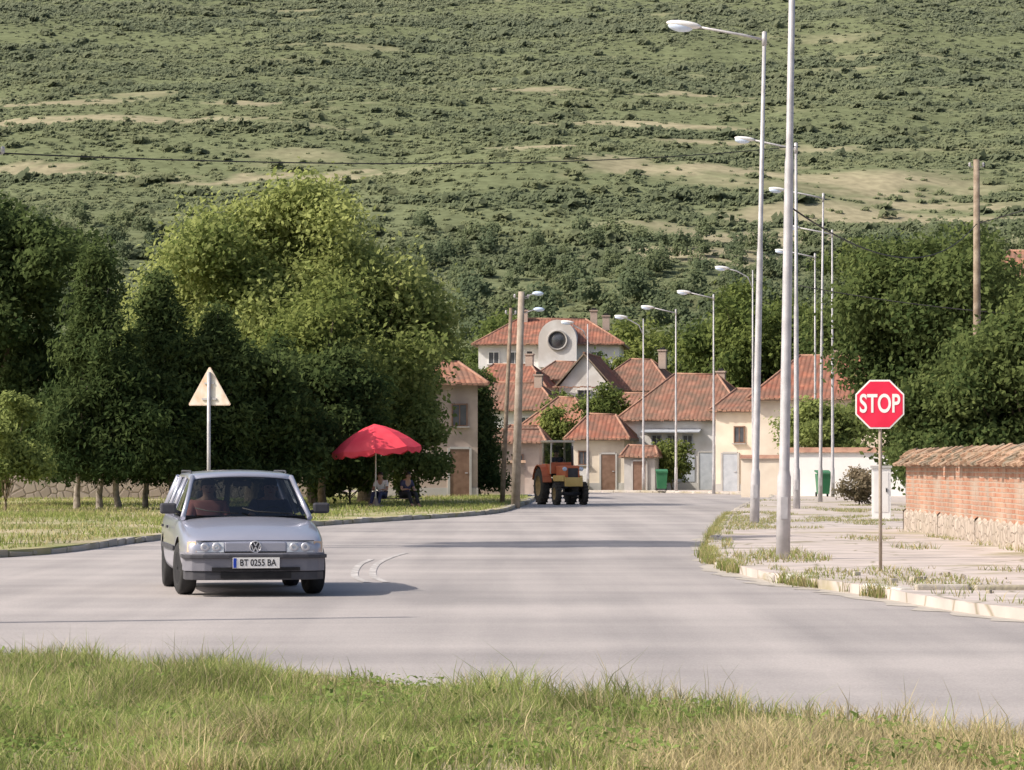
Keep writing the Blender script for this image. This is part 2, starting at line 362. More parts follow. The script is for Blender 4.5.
def kerb(name,curve,side,mat,i0,i1,wd=.16,z=.135,miss=0.0,ymin=-99):
    P=curve[i0:i1]; mb=MB(); cum=[0]
    for i in range(len(P)-1): cum.append(cum[-1]+(P[i+1]-P[i]).length)
    def at(s):
        for i in range(len(P)-1):
            if cum[i+1]>=s: return P[i].lerp(P[i+1],(s-cum[i])/max(cum[i+1]-cum[i],1e-6))
        return P[-1]
    rk=random.Random(9); s=0
    while s<cum[-1]-1:
        a=at(s+.012); b=at(s+.985); d=b-a; nn=Vector((-d.y,d.x,0)).normalized()*side; m_=(a+b)/2+nn*(wd/2-.012)
        near_=(a.y<60)
        hz_=z+rk.uniform(-.035,.006)-(rk.uniform(0,.07) if near_ else 0)
        gone=(miss and near_ and rk.random()<miss) or a.y<ymin
        if not gone:
            mb.box((m_.x+nn.x*rk.uniform(-.03,.01),m_.y,hz_/2+.002),(d.length,wd,hz_),0,rz=math.atan2(d.y,d.x)+rk.uniform(-.05,.05),ry=rk.uniform(-.03,.03),rx=rk.uniform(-.08,.08))
        s+=1.0
    return struct(mb.obj(name,mat,bevel=.028))
km=pm('kerb_stone',(.34,.315,.28),(.49,.455,.42),.9,.95,.5,bscale=14,c3=(.37,.33,.25),s3=.8)
kerb('kerb',leftk,1,km,3,len(leftk)-2); kerb('kerb',rightk,1,km,4,len(rightk)-2,miss=.38,ymin=38.2)
wk=pm('whitewash',(.62,.60,.57),(.74,.71,.68),4,.9,.3,c3=(.46,.43,.39),s3=2)
mbw=MB()
for (xa,ya,xb,yb) in [(4.05,39.2,4.32,37.7),(3.45,42.9,3.62,41.9)]:
    d=Vector((xb-xa,yb-ya,0)); nn=Vector((-d.y,d.x,0)).normalized()
    mbw.box(((xa+xb)/2+nn.x*.05,(ya+yb)/2+nn.y*.05,.074),(d.length,.19,.14),0,rz=math.atan2(d.y,d.x))
struct(mbw.obj('kerb',wk,bevel=.025))
mbw=MB()
for k in range(8):
    if k in(3,6): continue
    mbw.box((4.75+k*.66,37.75+k*.02,.145+random.uniform(-.02,.01)),(.60,.15,.10),0,rz=R(1)+random.uniform(-.05,.05))
struct(mbw.obj('kerb',km,bevel=.025))
rbm=MB(); rr0=random.Random(3)
for k in range(70):
    x_=rr0.uniform(4.0,8.5); y_=rr0.uniform(31.5,43.0); s_=rr0.uniform(.015,.06)
    if x_<4.95+(33-y_)*.12+.3 : continue
    rbm.box((x_,y_,.125+s_*.3),(s_*1.6,s_*1.2,s_),0,rz=rr0.uniform(0,3),rx=rr0.uniform(-.3,.3))
o=rbm.obj('rubble',km,bevel=.008); o['kind']='stuff'
lm=pm('faded_road_paint',(.38,.36,.35),(.66,.64,.62),5.0,.85,lo=.49,hi=.66)
ribbon('road_marking',[(-1.85,43.5),(-2.12,46),(-2.28,51),(-2.22,54)],.05,.0125,lm)
ribbon('road_marking',[(-1.60,43.5),(-1.87,46),(-2.03,51),(-1.97,55),(-1.8,58)],.05,.0125,lm)
# ------------------------------------------------------------------ hill
def hz(x,y):
    t=(y-600)/60.0
    base=.25*60*np.where(t>20,t,np.log1p(np.exp(np.minimum(t,20))))
    amp=np.clip((y-560)/250,0,1)
    return base-1.5+amp*(26*(fbm(x/240+5,y/300+2,3,3)-.5)+9*(fbm(x/70,y/90,9,3)-.5))
patches=[(-128,1011,60,11),(-152,1078,30,12),(-13,1105,45,5),(38,1026,32,11),(66,996,28,8),(75,917,60,13),(88,869,38,12),(42,806,26,9),(-58,932,45,4),(60,1105,16,4),(107,893,34,8),(-120,940,26,4),(-70,1062,30,4),(10,960,20,4),(60,840,32,8)]
def openness(x,y):
    o=np.clip((fbm(x/60,y/20,21,4)-.62)*5,0,1)*.6
    wx=x+18*(fbm(x/20,y/20,5,3)-.5)*2; wy=y+16*(fbm(x/14,y/12,6,4)-.5)*2
    for (a,b,rx,ry) in patches:
        o=np.maximum(o,np.clip(1.4-((wx-a)/rx)**2-((wy-b)/ry)**2,0,1))
    return o*np.clip((y-720)/60,0,1)
nx,ny=200,420
gx=np.linspace(-420,420,nx); gy=np.linspace(440,1800,ny); X,Y=np.meshgrid(gx,gy)
Z=hz(X,Y); O=openness(X,Y)
V=np.stack([X,Y,Z],-1).reshape(-1,3)
idx=np.arange(nx*ny).reshape(ny,nx); F=np.stack([idx[:-1,:-1],idx[:-1,1:],idx[1:,1:],idx[1:,:-1]],-1).reshape(-1,4)
n1=fbm(X/12,Y/12,31,4).reshape(-1,1)
gr=np.array([.160,.182,.100])*(.85+.3*n1); oc=np.array([.34,.305,.205])*(.8+.4*n1)
o_=O.reshape(-1,1)*.9; C=gr*(1-o_)+oc*o_
hm,hnt,hout=newmat('hillside'); L=hnt.links.new
a=N(hnt,'Attribute',attribute_name='Col'); tc=N(hnt,'TexCoord'); no=N(hnt,'TexNoise',Scale=.35,Detail=8); L(tc.outputs['Object'],no.inputs['Vector'])
mr=N(hnt,'MapRange'); L(no.outputs['Fac'],mr.inputs[0]); mr.inputs[1].default_value=.3; mr.inputs[2].default_value=.7; mr.inputs[3].default_value=.76; mr.inputs[4].default_value=1.15
mx=N(hnt,'MixRGB',blend_type='MULTIPLY'); mx.inputs[0].default_value=1; L(a.outputs['Color'],mx.inputs[1]); L(mr.outputs[0],mx.inputs[2])
b=N(hnt,'BsdfDiffuse'); L(mx.outputs[0],b.inputs[0]); L(b.outputs[0],hout.inputs[0])
struct(np_mesh('hill',V,F,C,hm,smooth=True))
def blob_cloud(name,cx,cy,cz,r,hgt,col,nl,lsz,up=.35):
    n=len(cx); i=np.repeat(np.arange(n),nl); m=len(i)
    d=unit(rng.normal(size=(m,3))); d[:,2]=np.abs(d[:,2])*1.1-.3; d=unit(d)
    lob=(.78+.4*np.sin(d[:,0]*5+i)*np.cos(d[:,1]*4+i*1.7))*rng.uniform(.6,1.12,m)
    P=np.stack([cx[i]+d[:,0]*r[i]*lob,cy[i]+d[:,1]*r[i]*lob,cz[i]+hgt[i]*.45+d[:,2]*hgt[i]*.55*lob],1)
    Nn=unit(d*.5+np.array([-.5,-.35,up])+rng.normal(size=(m,3))*.35)
    Vv,Ff=leaf_verts(P,Nn,(lsz*r[i])*rng.uniform(.6,1.2,m),.7)
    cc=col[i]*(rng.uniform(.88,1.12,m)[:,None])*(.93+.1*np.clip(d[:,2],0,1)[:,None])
    o=np_mesh(name,Vv,Ff,np.repeat(cc,4,axis=0),M['leaf']); o['kind']='stuff'; return o
def hazec(col,by,k=.6):  # distance haze painted into the plant colours, stronger with depth
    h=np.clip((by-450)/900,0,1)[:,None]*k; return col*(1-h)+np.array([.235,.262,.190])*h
n=100000
by=np.sqrt(rng.uniform(650**2,1480**2,n)); bx=rng.uniform(-1,1,n)*(by*.155+16)
op=openness(bx,by); band=fbm(bx/60,by/15,41,4); dens=np.clip(.72+2.4*(band-.46),.22,1)
keep=rng.uniform(size=n)<np.where(op>.25,.06,dens); bx,by,band=bx[keep],by[keep],band[keep]; n=len(bx)
big=rng.uniform(size=n); rr=.6+.9*big**2+.5*np.clip((band-.5)*6,0,1)+1.2*(big>.985)
g=fbm(bx/45,by/30,55,3)[:,None]*.8+.1+rng.normal(size=(n,1))*.07-(band[:,None]-.5)*.8
g=np.clip((g-.3)/.4,0,1)
col=np.array([.160,.195,.105])*(1-g)+np.array([.240,.265,.135])*g
col=np.where((big>.97)[:,None],col*.78,col)
print('scrub',n)
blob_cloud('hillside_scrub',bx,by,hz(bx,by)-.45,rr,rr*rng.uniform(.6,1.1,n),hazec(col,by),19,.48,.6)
n=1300
by=np.concatenate([rng.uniform(430,745,n-300),rng.uniform(745,830,300)]); bx=rng.uniform(-1,1,n)*(by*.158+18)
rr=rng.uniform(2.0,4.4,n)*np.where(by>745,.7,1); g=rng.uniform(size=(n,1)); col=np.array([.10,.138,.075])*(1-g)+np.array([.175,.21,.10])*g
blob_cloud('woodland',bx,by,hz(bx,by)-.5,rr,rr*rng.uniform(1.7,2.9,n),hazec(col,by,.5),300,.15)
print('hill',time.time()-T0)
# ------------------------------------------------------------------ trees
def tree(x,y,h,w,cb,label,cols,n=22000,leaf=.10,kind='round',trunk_r=.2,seed=0,group=None,name='tree',depth=None,trunks=1,tm='bark',z0=.1,cat='tree',spread=.24):
    rs=np.random.RandomState(seed+3); d=(depth or w)/2; wr=w/2; e=empty(name,(x,y,z0))
    K={'bush':18,'cone':70}.get(kind,64); lobes=[]
    zc=(cb+h)/2; hr=(h-cb)/2
    for k in range(K):
        if kind=='cone':
            t=((k+.5)/K)**.85; rad=wr*(1-t)**.85+.08; a=k*2.4+rs.uniform(0,1.2); q=rs.uniform(.3,1.1)
            c=(math.cos(a)*rad*q,math.sin(a)*rad*q*d/wr,cb+(h-cb)*min(.98,t*.97)-rad*q*.12); r=rad*rs.uniform(.16,.34)+.13; lobes.append((c,(r*1.1,r*1.1,r*rs.uniform(.6,1.1))))
        else:
            v=rs.normal(size=3); v/=(np.abs(v)**2.8).sum()**(1/2.8); q=rs.uniform(.35,.95)
            c=(v[0]*wr*q,v[1]*d*q,zc+v[2]*hr*q); r=rs.uniform(.11,.25)*(1.15-.25*q)*(1.35 if kind=='bush' else 1)
            lobes.append((c,(r*wr*rs.uniform(.9,1.4),r*d*1.1,(r*hr*1.0 if hr<wr*1.3 else r*wr*1.1)*rs.uniform(.7,1.15))))
    mb=MB()
    for t in range(trunks):
        ox=0 if trunks==1 else (t-(trunks-1)/2)*w*.16+rs.uniform(-.1,.1); oy=rs.uniform(-.3,.3) if trunks>1 else 0
        tr=trunk_r*(1 if trunks==1 else .7)
        base=Vector((ox,oy,-.15)); mid=Vector((ox*.8+rs.uniform(-.15,.15),oy,cb*1.0)); tp=Vector((ox*.3,0,cb+(h-cb)*.55))
        mb.tube([base,base+Vector((0,0,.25)),mid*.5+base*.5+Vector((rs.uniform(-.06,.06),0,0)),mid,tp],[tr*1.35,tr,tr*.85,tr*.72,tr*.25],9)
        for k in rs.permutation(len(lobes))[:14]:
            c=Vector(lobes[k][0]); s0=mid.lerp(tp,rs.uniform(0,.5)); m_=s0.lerp(c,.5)+Vector((0,0,-.03*wr))
            mb.tube([s0,m_,c],[tr*.4,tr*.25,tr*.07],6)
    mb.obj('trunk',M[tm],e)
    ncl=n//14; wts=np.array([r[0]*r[2]+r[0]**2 for c,r in lobes]); wts=wts/wts.sum()
    li=rs.choice(len(lobes),ncl,p=wts); Cc=np.array([l[0] for l in lobes])[li]; Rr=np.array([l[1] for l in lobes])[li]
    dd=rs.normal(size=(ncl,3)); dd/=np.linalg.norm(dd,axis=1,keepdims=True)
    rad=rs.uniform(.45,1.28,ncl)[:,None]; cl=Cc+dd*Rr*rad
    cl[:,2]=np.maximum(cl[:,2],cb*.9+rs.uniform(0,.5,ncl))
    lt=rs.normal(size=len(lobes))[li]
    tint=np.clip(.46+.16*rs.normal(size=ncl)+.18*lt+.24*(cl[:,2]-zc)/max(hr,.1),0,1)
    i=np.repeat(np.arange(ncl),14); m=len(i)
    P=cl[i]+rs.normal(size=(m,3))*spread*np.array([1,1,.7])
    out=P-np.array([0,0,zc*.9]); out=out/np.maximum(np.linalg.norm(out,axis=1,keepdims=True),.01)
    Nn=unit(dd[i]*.35+out*.2+np.array([-.2,-.18,.25])+rs.normal(size=(m,3))*.5)
    Vv,Ff=leaf_verts(P,Nn,leaf*rs.uniform(.6,1.25,m)*(1.15 if kind=='cone' else 1),.35 if kind=='cone' else .55)
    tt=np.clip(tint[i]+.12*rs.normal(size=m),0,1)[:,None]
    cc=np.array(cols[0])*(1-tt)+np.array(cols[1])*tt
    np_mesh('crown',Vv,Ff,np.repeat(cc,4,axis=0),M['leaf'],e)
    top(e,label,cat,group); return e
DK=((.042,.07,.027),(.125,.165,.06)); MD=((.07,.105,.035),(.20,.245,.075)); BR=((.14,.185,.055),(.42,.46,.17)); LG=((.12,.16,.05),(.31,.36,.125)); OL=((.08,.118,.034),(.28,.32,.10)); RD=((.06,.095,.034),(.175,.215,.075))
tree(-17.6,116,10.5,7.0,1.0,'broad dark green leafy tree beside garden wall',DK,46000,.115,seed=1,trunk_r=.22)
tree(-15.0,101,3.6,2.2,.2,'light green rounded shrub on grass verge',LG,9000,.08,seed=2,kind='bush',name='shrub',cat='shrub',trunk_r=.05,spread=.14)
tree(-12.9,106,8.3,4.2,1.1,'dark ragged evergreen with pale bare lower trunks',DK,30000,.10,seed=3,kind='cone',trunks=3,tm='limewash',trunk_r=.17,group='dark evergreens on the verge',name='evergreen_tree',spread=.2)
tree(-11.2,108,7.7,4.4,1.1,'dark ragged evergreen with pale bare lower trunk',DK,30000,.10,seed=4,kind='cone',trunks=2,tm='limewash',trunk_r=.15,group='dark evergreens on the verge',name='evergreen_tree',spread=.2)
tree(-9.4,109,6.6,4.2,1.0,'dark ragged evergreen with pale bare lower trunk',DK,28000,.10,seed=44,kind='cone',trunks=2,tm='limewash',trunk_r=.15,group='dark evergreens on the verge',name='evergreen_tree',spread=.2)
tree(-8.2,111,5.4,4.4,1.0,'dark green dense leafy tree with pale trunk',DK,30000,.105,seed=5,trunk_r=.15,tm='limewash',group='dark evergreens on the verge')
tree(-9.6,126,11.6,9.0,2.0,'tall bright green walnut-like tree with broad crown',BR,76000,.12,seed=6,trunk_r=.3,group='tall broadleaf trees by the road',spread=.46)
tree(-5.4,125,10.3,6.2,2.2,'bright green broad-crowned tree leaning over verge',BR,52000,.12,seed=7,trunk_r=.28,group='tall broadleaf trees by the road',spread=.46)
tree(-6.9,119,7.8,5.0,1.2,'olive green leafy tree between taller trees',OL,38000,.11,seed=8,trunk_r=.2,group='tall broadleaf trees by the road',spread=.34)
tree(-6.4,115.5,5.2,3.8,1.0,'dark leafy tree in shade behind parasol',DK,24000,.105,seed=88,trunk_r=.16,group='dark evergreens on the verge')
tree(-4.2,136,7.2,2.6,3.6,'narrow green tree beside tiled house',OL,14000,.11,seed=9,trunk_r=.14)
tree(-3.4,122,3.7,2.6,.3,'light green leafy shrub behind red umbrella',LG,13000,.09,seed=10,kind='bush',name='shrub',cat='shrub',trunk_r=.06,spread=.18)
tree(-5.6,117,2.4,2.6,.2,'low green shrub under the trees',MD,9000,.085,seed=12,kind='bush',name='shrub',cat='shrub',trunk_r=.05,spread=.16)
tree(-1.55,158,5.8,2.2,.4,'narrow dark cypress-like tree beside house',DK,14000,.11,seed=11,kind='cone',trunk_r=.12,name='evergreen_tree')
for k,(x,y,h,w_) in enumerate([(-14.0,144,3.4,5.5),(-11.0,144,3.8,5.5),(-7.5,143,3.4,5.0),(-18.5,146,3.8,6),(-22,145,4.2,6)]):
    tree(x,y,h,w_,.1,'shaded dark green hedge shrub behind the garden wall',DK,14000,.11,seed=60+k,kind='bush',name='shrub',cat='shrub',trunk_r=.06,group='hedge shrubs behind the trees')
tree(14.9,119,9.9,7.2,1.0,'large broad dark green tree behind brick wall',RD,60000,.12,seed=13,trunk_r=.25,group='trees behind the brick wall',spread=.36)
tree(15.2,100,6.2,5.4,.6,'dark green bushy tree behind brick wall',RD,42000,.10,seed=15,trunk_r=.2,group='trees behind the brick wall',spread=.3)
tree(12.6,99,4.0,2.8,.5,'mid green young tree behind brick wall',RD,15000,.095,seed=16,trunk_r=.12,group='trees behind the brick wall')
tree(19,125,8.8,6.0,1.0,'dark green tree behind brick wall',RD,32000,.12,seed=17,trunk_r=.22,group='trees behind the brick wall',spread=.32)
tree(15.3,164,4.3,4.8,1.6,'light green vine-like bushy tree in front of cream house',LG,16000,.11,seed=18,kind='bush',trunk_r=.08)
tree(5.4,200,6.0,2.8,2.5,'small green tree between tiled roofs',MD,8000,.12,seed=19,trunk_r=.1)
tree(2.6,199,4.6,2.2,1.0,'small green tree between tiled roofs',OL,8000,.12,seed=22,trunk_r=.1)
tree(11.6,202,6.4,3.2,2.0,'small green tree between tiled roofs',OL,9000,.13,seed=23,trunk_r=.1)
tree(6.4,236,9.6,3.4,3.0,'green tree among the upper houses',OL,9000,.15,seed=25,trunk_r=.14)
tree(-2.6,222,8.2,4.0,2.0,'green tree among the upper houses',MD,10000,.15,seed=26,trunk_r=.14)
tree(3.4,212,5.9,2.6,1.5,'small green tree between tiled roofs',MD,8000,.13,seed=27,trunk_r=.1)
tree(8.9,189.5,2.9,1.8,.3,'small green tree in front of the shopfront',OL,5000,.10,seed=28,trunk_r=.06,spread=.2)
tree(1.3,189.8,2.2,2.0,.1,'green garden shrub at foot of village wall',OL,5000,.10,seed=24,kind='bush',name='shrub',cat='shrub',trunk_r=.04,spread=.2)
tree(20.6,192,14.2,8.4,2,'tall dark tree behind the tiled house',RD,34000,.17,seed=20,trunk_r=.3,group='trees behind the village houses',spread=.4)
tree(15.5,212,12.6,8,2,'tall green tree behind the tiled house',MD,26000,.18,seed=21,trunk_r=.3,group='trees behind the village houses',spread=.4)
for k,(x,y,h,w_) in enumerate([(-8,262,13,10),(0,275,13,10),(9,270,12.5,10),(17,262,13,10),(26,255,13.5,11),(-16,255,14,11),(-26,248,13,11)]):
    tree(x,y,h,w_,2,'tall green tree behind the village houses',MD if k%2 else OL,20000,.22,seed=30+k,trunk_r=.3,group='trees behind the village houses',spread=.45)
tree(-13.2,60.3,15.8,4.6,10.9,'tall slim roadside tree with high green crown',OL,30000,.13,seed=70,trunk_r=.16)
print('trees',time.time()-T0)
tree(12.0,118,1.3,1.6,.05,'low flowering shrub beside pavement',((.14,.13,.08),(.34,.28,.2)),3500,.06,seed=50,kind='bush',name='shrub',cat='shrub',trunk_r=.03,spread=.1)
# ------------------------------------------------------------------ grass
def blades(name,x,y,z,h,wd,col,lean=.5):
    n=len(x); a=rng.uniform(0,2*math.pi,n); ln=rng.uniform(.1,1,n)*lean*h
    dx=np.cos(a);dy=np.sin(a); b=rng.uniform(0,2*math.pi,n); wx=np.cos(b)*wd;wy=np.sin(b)*wd
    B=np.stack([x,y,z],1); Wd=np.stack([wx,wy,np.zeros(n)],1)
    Mi=B+np.stack([dx*ln*.35,dy*ln*.35,h*.6],1); Tp=B+np.stack([dx*ln,dy*ln,h],1)
    V=np.stack([B-Wd,B+Wd,Mi-Wd*.7,Mi+Wd*.7,Tp],1).reshape(-1,3)
    o=np.arange(n)[:,None]*5
    F=np.concatenate([o+np.array([[0,1,3]]),o+np.array([[0,3,2]]),o+np.array([[2,3,4]])],0)
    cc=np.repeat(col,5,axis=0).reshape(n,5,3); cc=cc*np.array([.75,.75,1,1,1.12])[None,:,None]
    ob=np_mesh(name,V,F,cc.reshape(-1,3),M['grassblade']); ob['kind']='stuff'; return ob
nearX=np.array([p.x for p in near])[::-1]; nearY=np.array([p.y for p in near])[::-1]
n=330000
y=rng.uniform(15.5,28.8,n); x=rng.uniform(-1,1,n)*(y*.155+.3)
edge=np.interp(x,nearX,nearY); d=edge-y
keep=(d>-1.5+3.0*fbm(x*1.5,y*.8,4,4))&(d>-.35)&(rng.uniform(size=n)<np.clip(.4+d*.35,.12,1)*np.clip(2.8*fbm(x*1.3,y*.7,14,3)-.6,.15,1)); x=x[keep];y=y[keep];d=d[keep];n=len(x)
p=fbm(x*.6+3,y*.35,8,4); dry=np.clip((p-.47)*5+(x-.6)*.3+.25,0,1)
mixr=(rng.uniform(size=n)<(.2+.68*dry))[:,None]
tone=fbm(x*2.2,y*1.1,91,3)[:,None]
g1=np.array([.29,.34,.115])*rng.uniform(.7,1.3,(n,1))*(.55+.85*tone); g2=np.array([.58,.49,.29])*rng.uniform(.7,1.25,(n,1))*(.65+.6*tone)
col=np.where(mixr,g2,g1)
clump=fbm(x*1.6,y*.9,17,3)
hh=rng.uniform(.03,.13,n)*(.15+2.1*clump)*np.where(rng.uniform(size=n)<.03,1.7,1)*np.where(d<0,.6,1)
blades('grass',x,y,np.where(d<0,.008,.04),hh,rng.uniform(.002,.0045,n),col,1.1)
n=1100; y=rng.uniform(18,26.5,n); x=rng.uniform(-1,1,n)*(y*.155); ok=(np.interp(x,nearX,nearY)-y>.1)&(fbm(x*1.5,y,33,2)>.46); x=x[ok];y=y[ok];n=len(x)
blades('grass_stems',x,y,np.full(n,.05),rng.uniform(.14,.34,n),np.full(n,.0022),np.array([.46,.41,.25])*rng.uniform(.7,1.2,(n,1)),.5)
n=34000; y=rng.uniform(15.5,26,n); x=rng.uniform(-1,1,n)*(y*.155+.3); ok=(fbm(x*1.2,y*1.2,77,3)>.52)&(np.interp(x,nearX,nearY)-y>.3); x=x[ok];y=y[ok];n=len(x)
P=np.stack([x,y,rng.uniform(.05,.16,n)],1); Nn=unit(np.array([0,-.3,1])+rng.normal(size=(n,3))*.4)
Vv,Ff=leaf_verts(P,Nn,rng.uniform(.01,.028,n)); o=np_mesh('weeds',Vv,Ff,np.repeat(np.array([.21,.29,.085])*rng.uniform(.6,1.3,(n,1)),4,axis=0),M['leaf']); o['kind']='stuff'
n=170000
y=rng.uniform(50,150,n); x=rng.uniform(-24,2,n)
lx=np.array([q.x for q in leftk if q.y>49]); ly=np.array([q.y for q in leftk if q.y>49]); 
ed=np.interp(y,ly[:-13],lx[:-13]); ed2=np.where(y<55,-9+(y-55)*1.0,ed)
ok=(x<ed2-.3)&(x>-.165*y-1)&(rng.uniform(size=n)<np.clip(2.4*fbm(x*.5,y*.2,61,3)-.6,.10,1)); x=x[ok];y=y[ok];n=len(x)
dry=(rng.uniform(size=n)<np.clip((fbm(x*.3,y*.12,63,3)-.4)*3,.15,.8))[:,None]
col=np.where(dry,np.array([.48,.43,.22]),np.array([.29,.34,.11]))*rng.uniform(.75,1.25,(n,1))
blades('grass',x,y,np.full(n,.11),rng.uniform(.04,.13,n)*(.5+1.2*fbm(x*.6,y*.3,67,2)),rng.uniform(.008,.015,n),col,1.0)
n=200000; y=rng.uniform(27,135,n); x=rng.uniform(3,14,n)
rx=np.array([q.x for q in rightk])[::-1]; ry=np.array([q.y for q in rightk])[::-1]; sel=(ry<140)&(ry>24)
ed=np.interp(y,ry[sel],rx[sel]); ne=(x-ed)
pt=fbm(x*.6,y*.25,71,4)
strong=(y>52)&(y<100)&(ne<.7+1.6*fbm(x,y*.2,5,2))&(pt>.45)
base_=((x-4.0)**2+((y-50.2)*.35)**2<.5)
ok=(ne>.2)&(x<.16*y+1)&(strong|base_|(pt>.66)|((ne<.4)&(fbm(x*.8,y*.6,72,3)>.56))|((y<36.8)&(fbm(x*1.1,y*.7,73,3)>.53))|((x>8.0)&(y>50)&(y<74)&(x<8.35)&(pt>.45)))&(rng.uniform(size=n)<.8); x=x[ok];y=y[ok];n=len(x)
dry=(rng.uniform(size=n)<.5)[:,None]
col=np.where(dry,np.array([.46,.40,.21]),np.array([.26,.31,.10]))*rng.uniform(.75,1.2,(n,1))
hh=np.where((y<37)|((y<62)&(y>48)),rng.uniform(.03,.15,n),rng.uniform(.02,.09,n))
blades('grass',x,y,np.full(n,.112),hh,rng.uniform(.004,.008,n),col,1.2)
# weeds growing over the kerb joints
n=26000; s=rng.uniform(0,1,n); y=38+s*60; x=np.interp(y,ry[sel],rx[sel])+rng.normal(0,.07,n); ok=fbm(y*1.1,x*0+2,81,3)>.55; x=x[ok];y=y[ok];n=len(x)
col=np.where((rng.uniform(size=n)<.5)[:,None],np.array([.46,.40,.21]),np.array([.26,.31,.10]))*rng.uniform(.75,1.2,(n,1))
blades('kerb_weeds',x,y,np.full(n,.02),rng.uniform(.06,.20,n),rng.uniform(.004,.008,n),col,.8)
print('grass',time.time()-T0)
# ------------------------------------------------------------------ houses
def roof_geo(mb,w,d,h,rh,ridge,hip,o):
    x0,x1,y0,y1=-w/2-o,w/2+o,-o,d+o; xc,yc=0,d/2
    if ridge=='x': A=(x0+hip,yc,h+rh); B=(x1-hip,yc,h+rh-.06)
    else: A=(xc,y0+hip,h+rh); B=(xc,y1-hip,h+rh)
    c=[(x0,y0,h),(x1,y0,h),(x1,y1,h),(x0,y1,h)]
    vs=c+[A,B]
    if ridge=='x': fs=[(0,1,5,4),(1,2,5),(2,3,4,5),(3,0,4)]
    else: fs=[(0,1,4),(1,2,5,4),(2,3,5),(3,0,4,5)]
    if hip==0: fs=[f for f in fs if len(f)==4]
    uvs=[]
    for f in fs:
        p=[Vector(vs[i]) for i in f]; nn=(p[1]-p[0]).cross(p[2]-p[1]).normalized()
        u=Vector((0,0,1)).cross(nn).normalized(); v=nn.cross(u)
        uvs.append([(q.dot(u)+w*3,q.dot(v)+d) for q in p])
    mb.add(vs,fs,0,False,uvs)
    lo=[(a,b,cc-.13) for a,b,cc in vs]; mb.add(lo,[f[::-1] for f in fs],1)
    per=[(0,1),(1,2),(2,3),(3,0)]
    if hip==0:
        per=[(0,1),(2,3),(1,5),(5,2),(3,4),(4,0)] if ridge=='x' else [(1,2),(3,0),(0,4),(4,1),(2,5),(5,3)]
    for a,b in per: mb.add([vs[a],vs[b],lo[b],lo[a]],[(3,2,1,0)],1)
    caps=[(4,5)]
    if hip: caps+=[(0,4),(3,4),(1,5),(2,5)] if ridge=='x' else [(0,4),(1,4),(2,5),(3,5)]
    for a,b in caps: mb.tube([vs[a],vs[b]],.07,6,2)
    rr_=random.Random(int(w*100))
    for (xa,ya,xb,yb) in ((x0,y0,x1,y0),(x0,y1,x0,y0)):
        Ln=math.hypot(xb-xa,yb-ya); k=int(Ln/.24)
        for i in range(k):
            t=(i+.5)/k; px,py=xa+(xb-xa)*t,ya+(yb-ya)*t
            mb.box((px,py,h-.03+rr_.uniform(-.04,.03)),(.2,.2,.09),2)
def win(parent,x,z,w_,h_,y=-.0,shutter=None,side=None):
    mb=MB(); mb.box((0,-.02,0),(w_,.06,h_)); p=mb.obj('window',M['pane'],parent)
    fb=MB(); t=.06
    for sx in(-1,1): fb.box((sx*(w_/2+t/2-.01),-.035,0),(t,.1,h_+2*t))
    for sz in(-1,1): fb.box((0,-.036,sz*(h_/2+t/2-.01)),(w_-.02,.1,t))
    fb.box((0,-.04,0),(.04,.06,h_-.02))
    fb.obj('frame',shutter or M['white'],p)
    sb=MB(); sb.box((0,-.09,-h_/2-t-.02),(w_+.25,.2,.05)); sb.obj('sill',M['wallgrey'],p)
    if side=='left': p.location=(x,y,z); p.rotation_euler=(0,0,-math.pi/2)
    else: p.location=(x,y-.001,z)
    return p
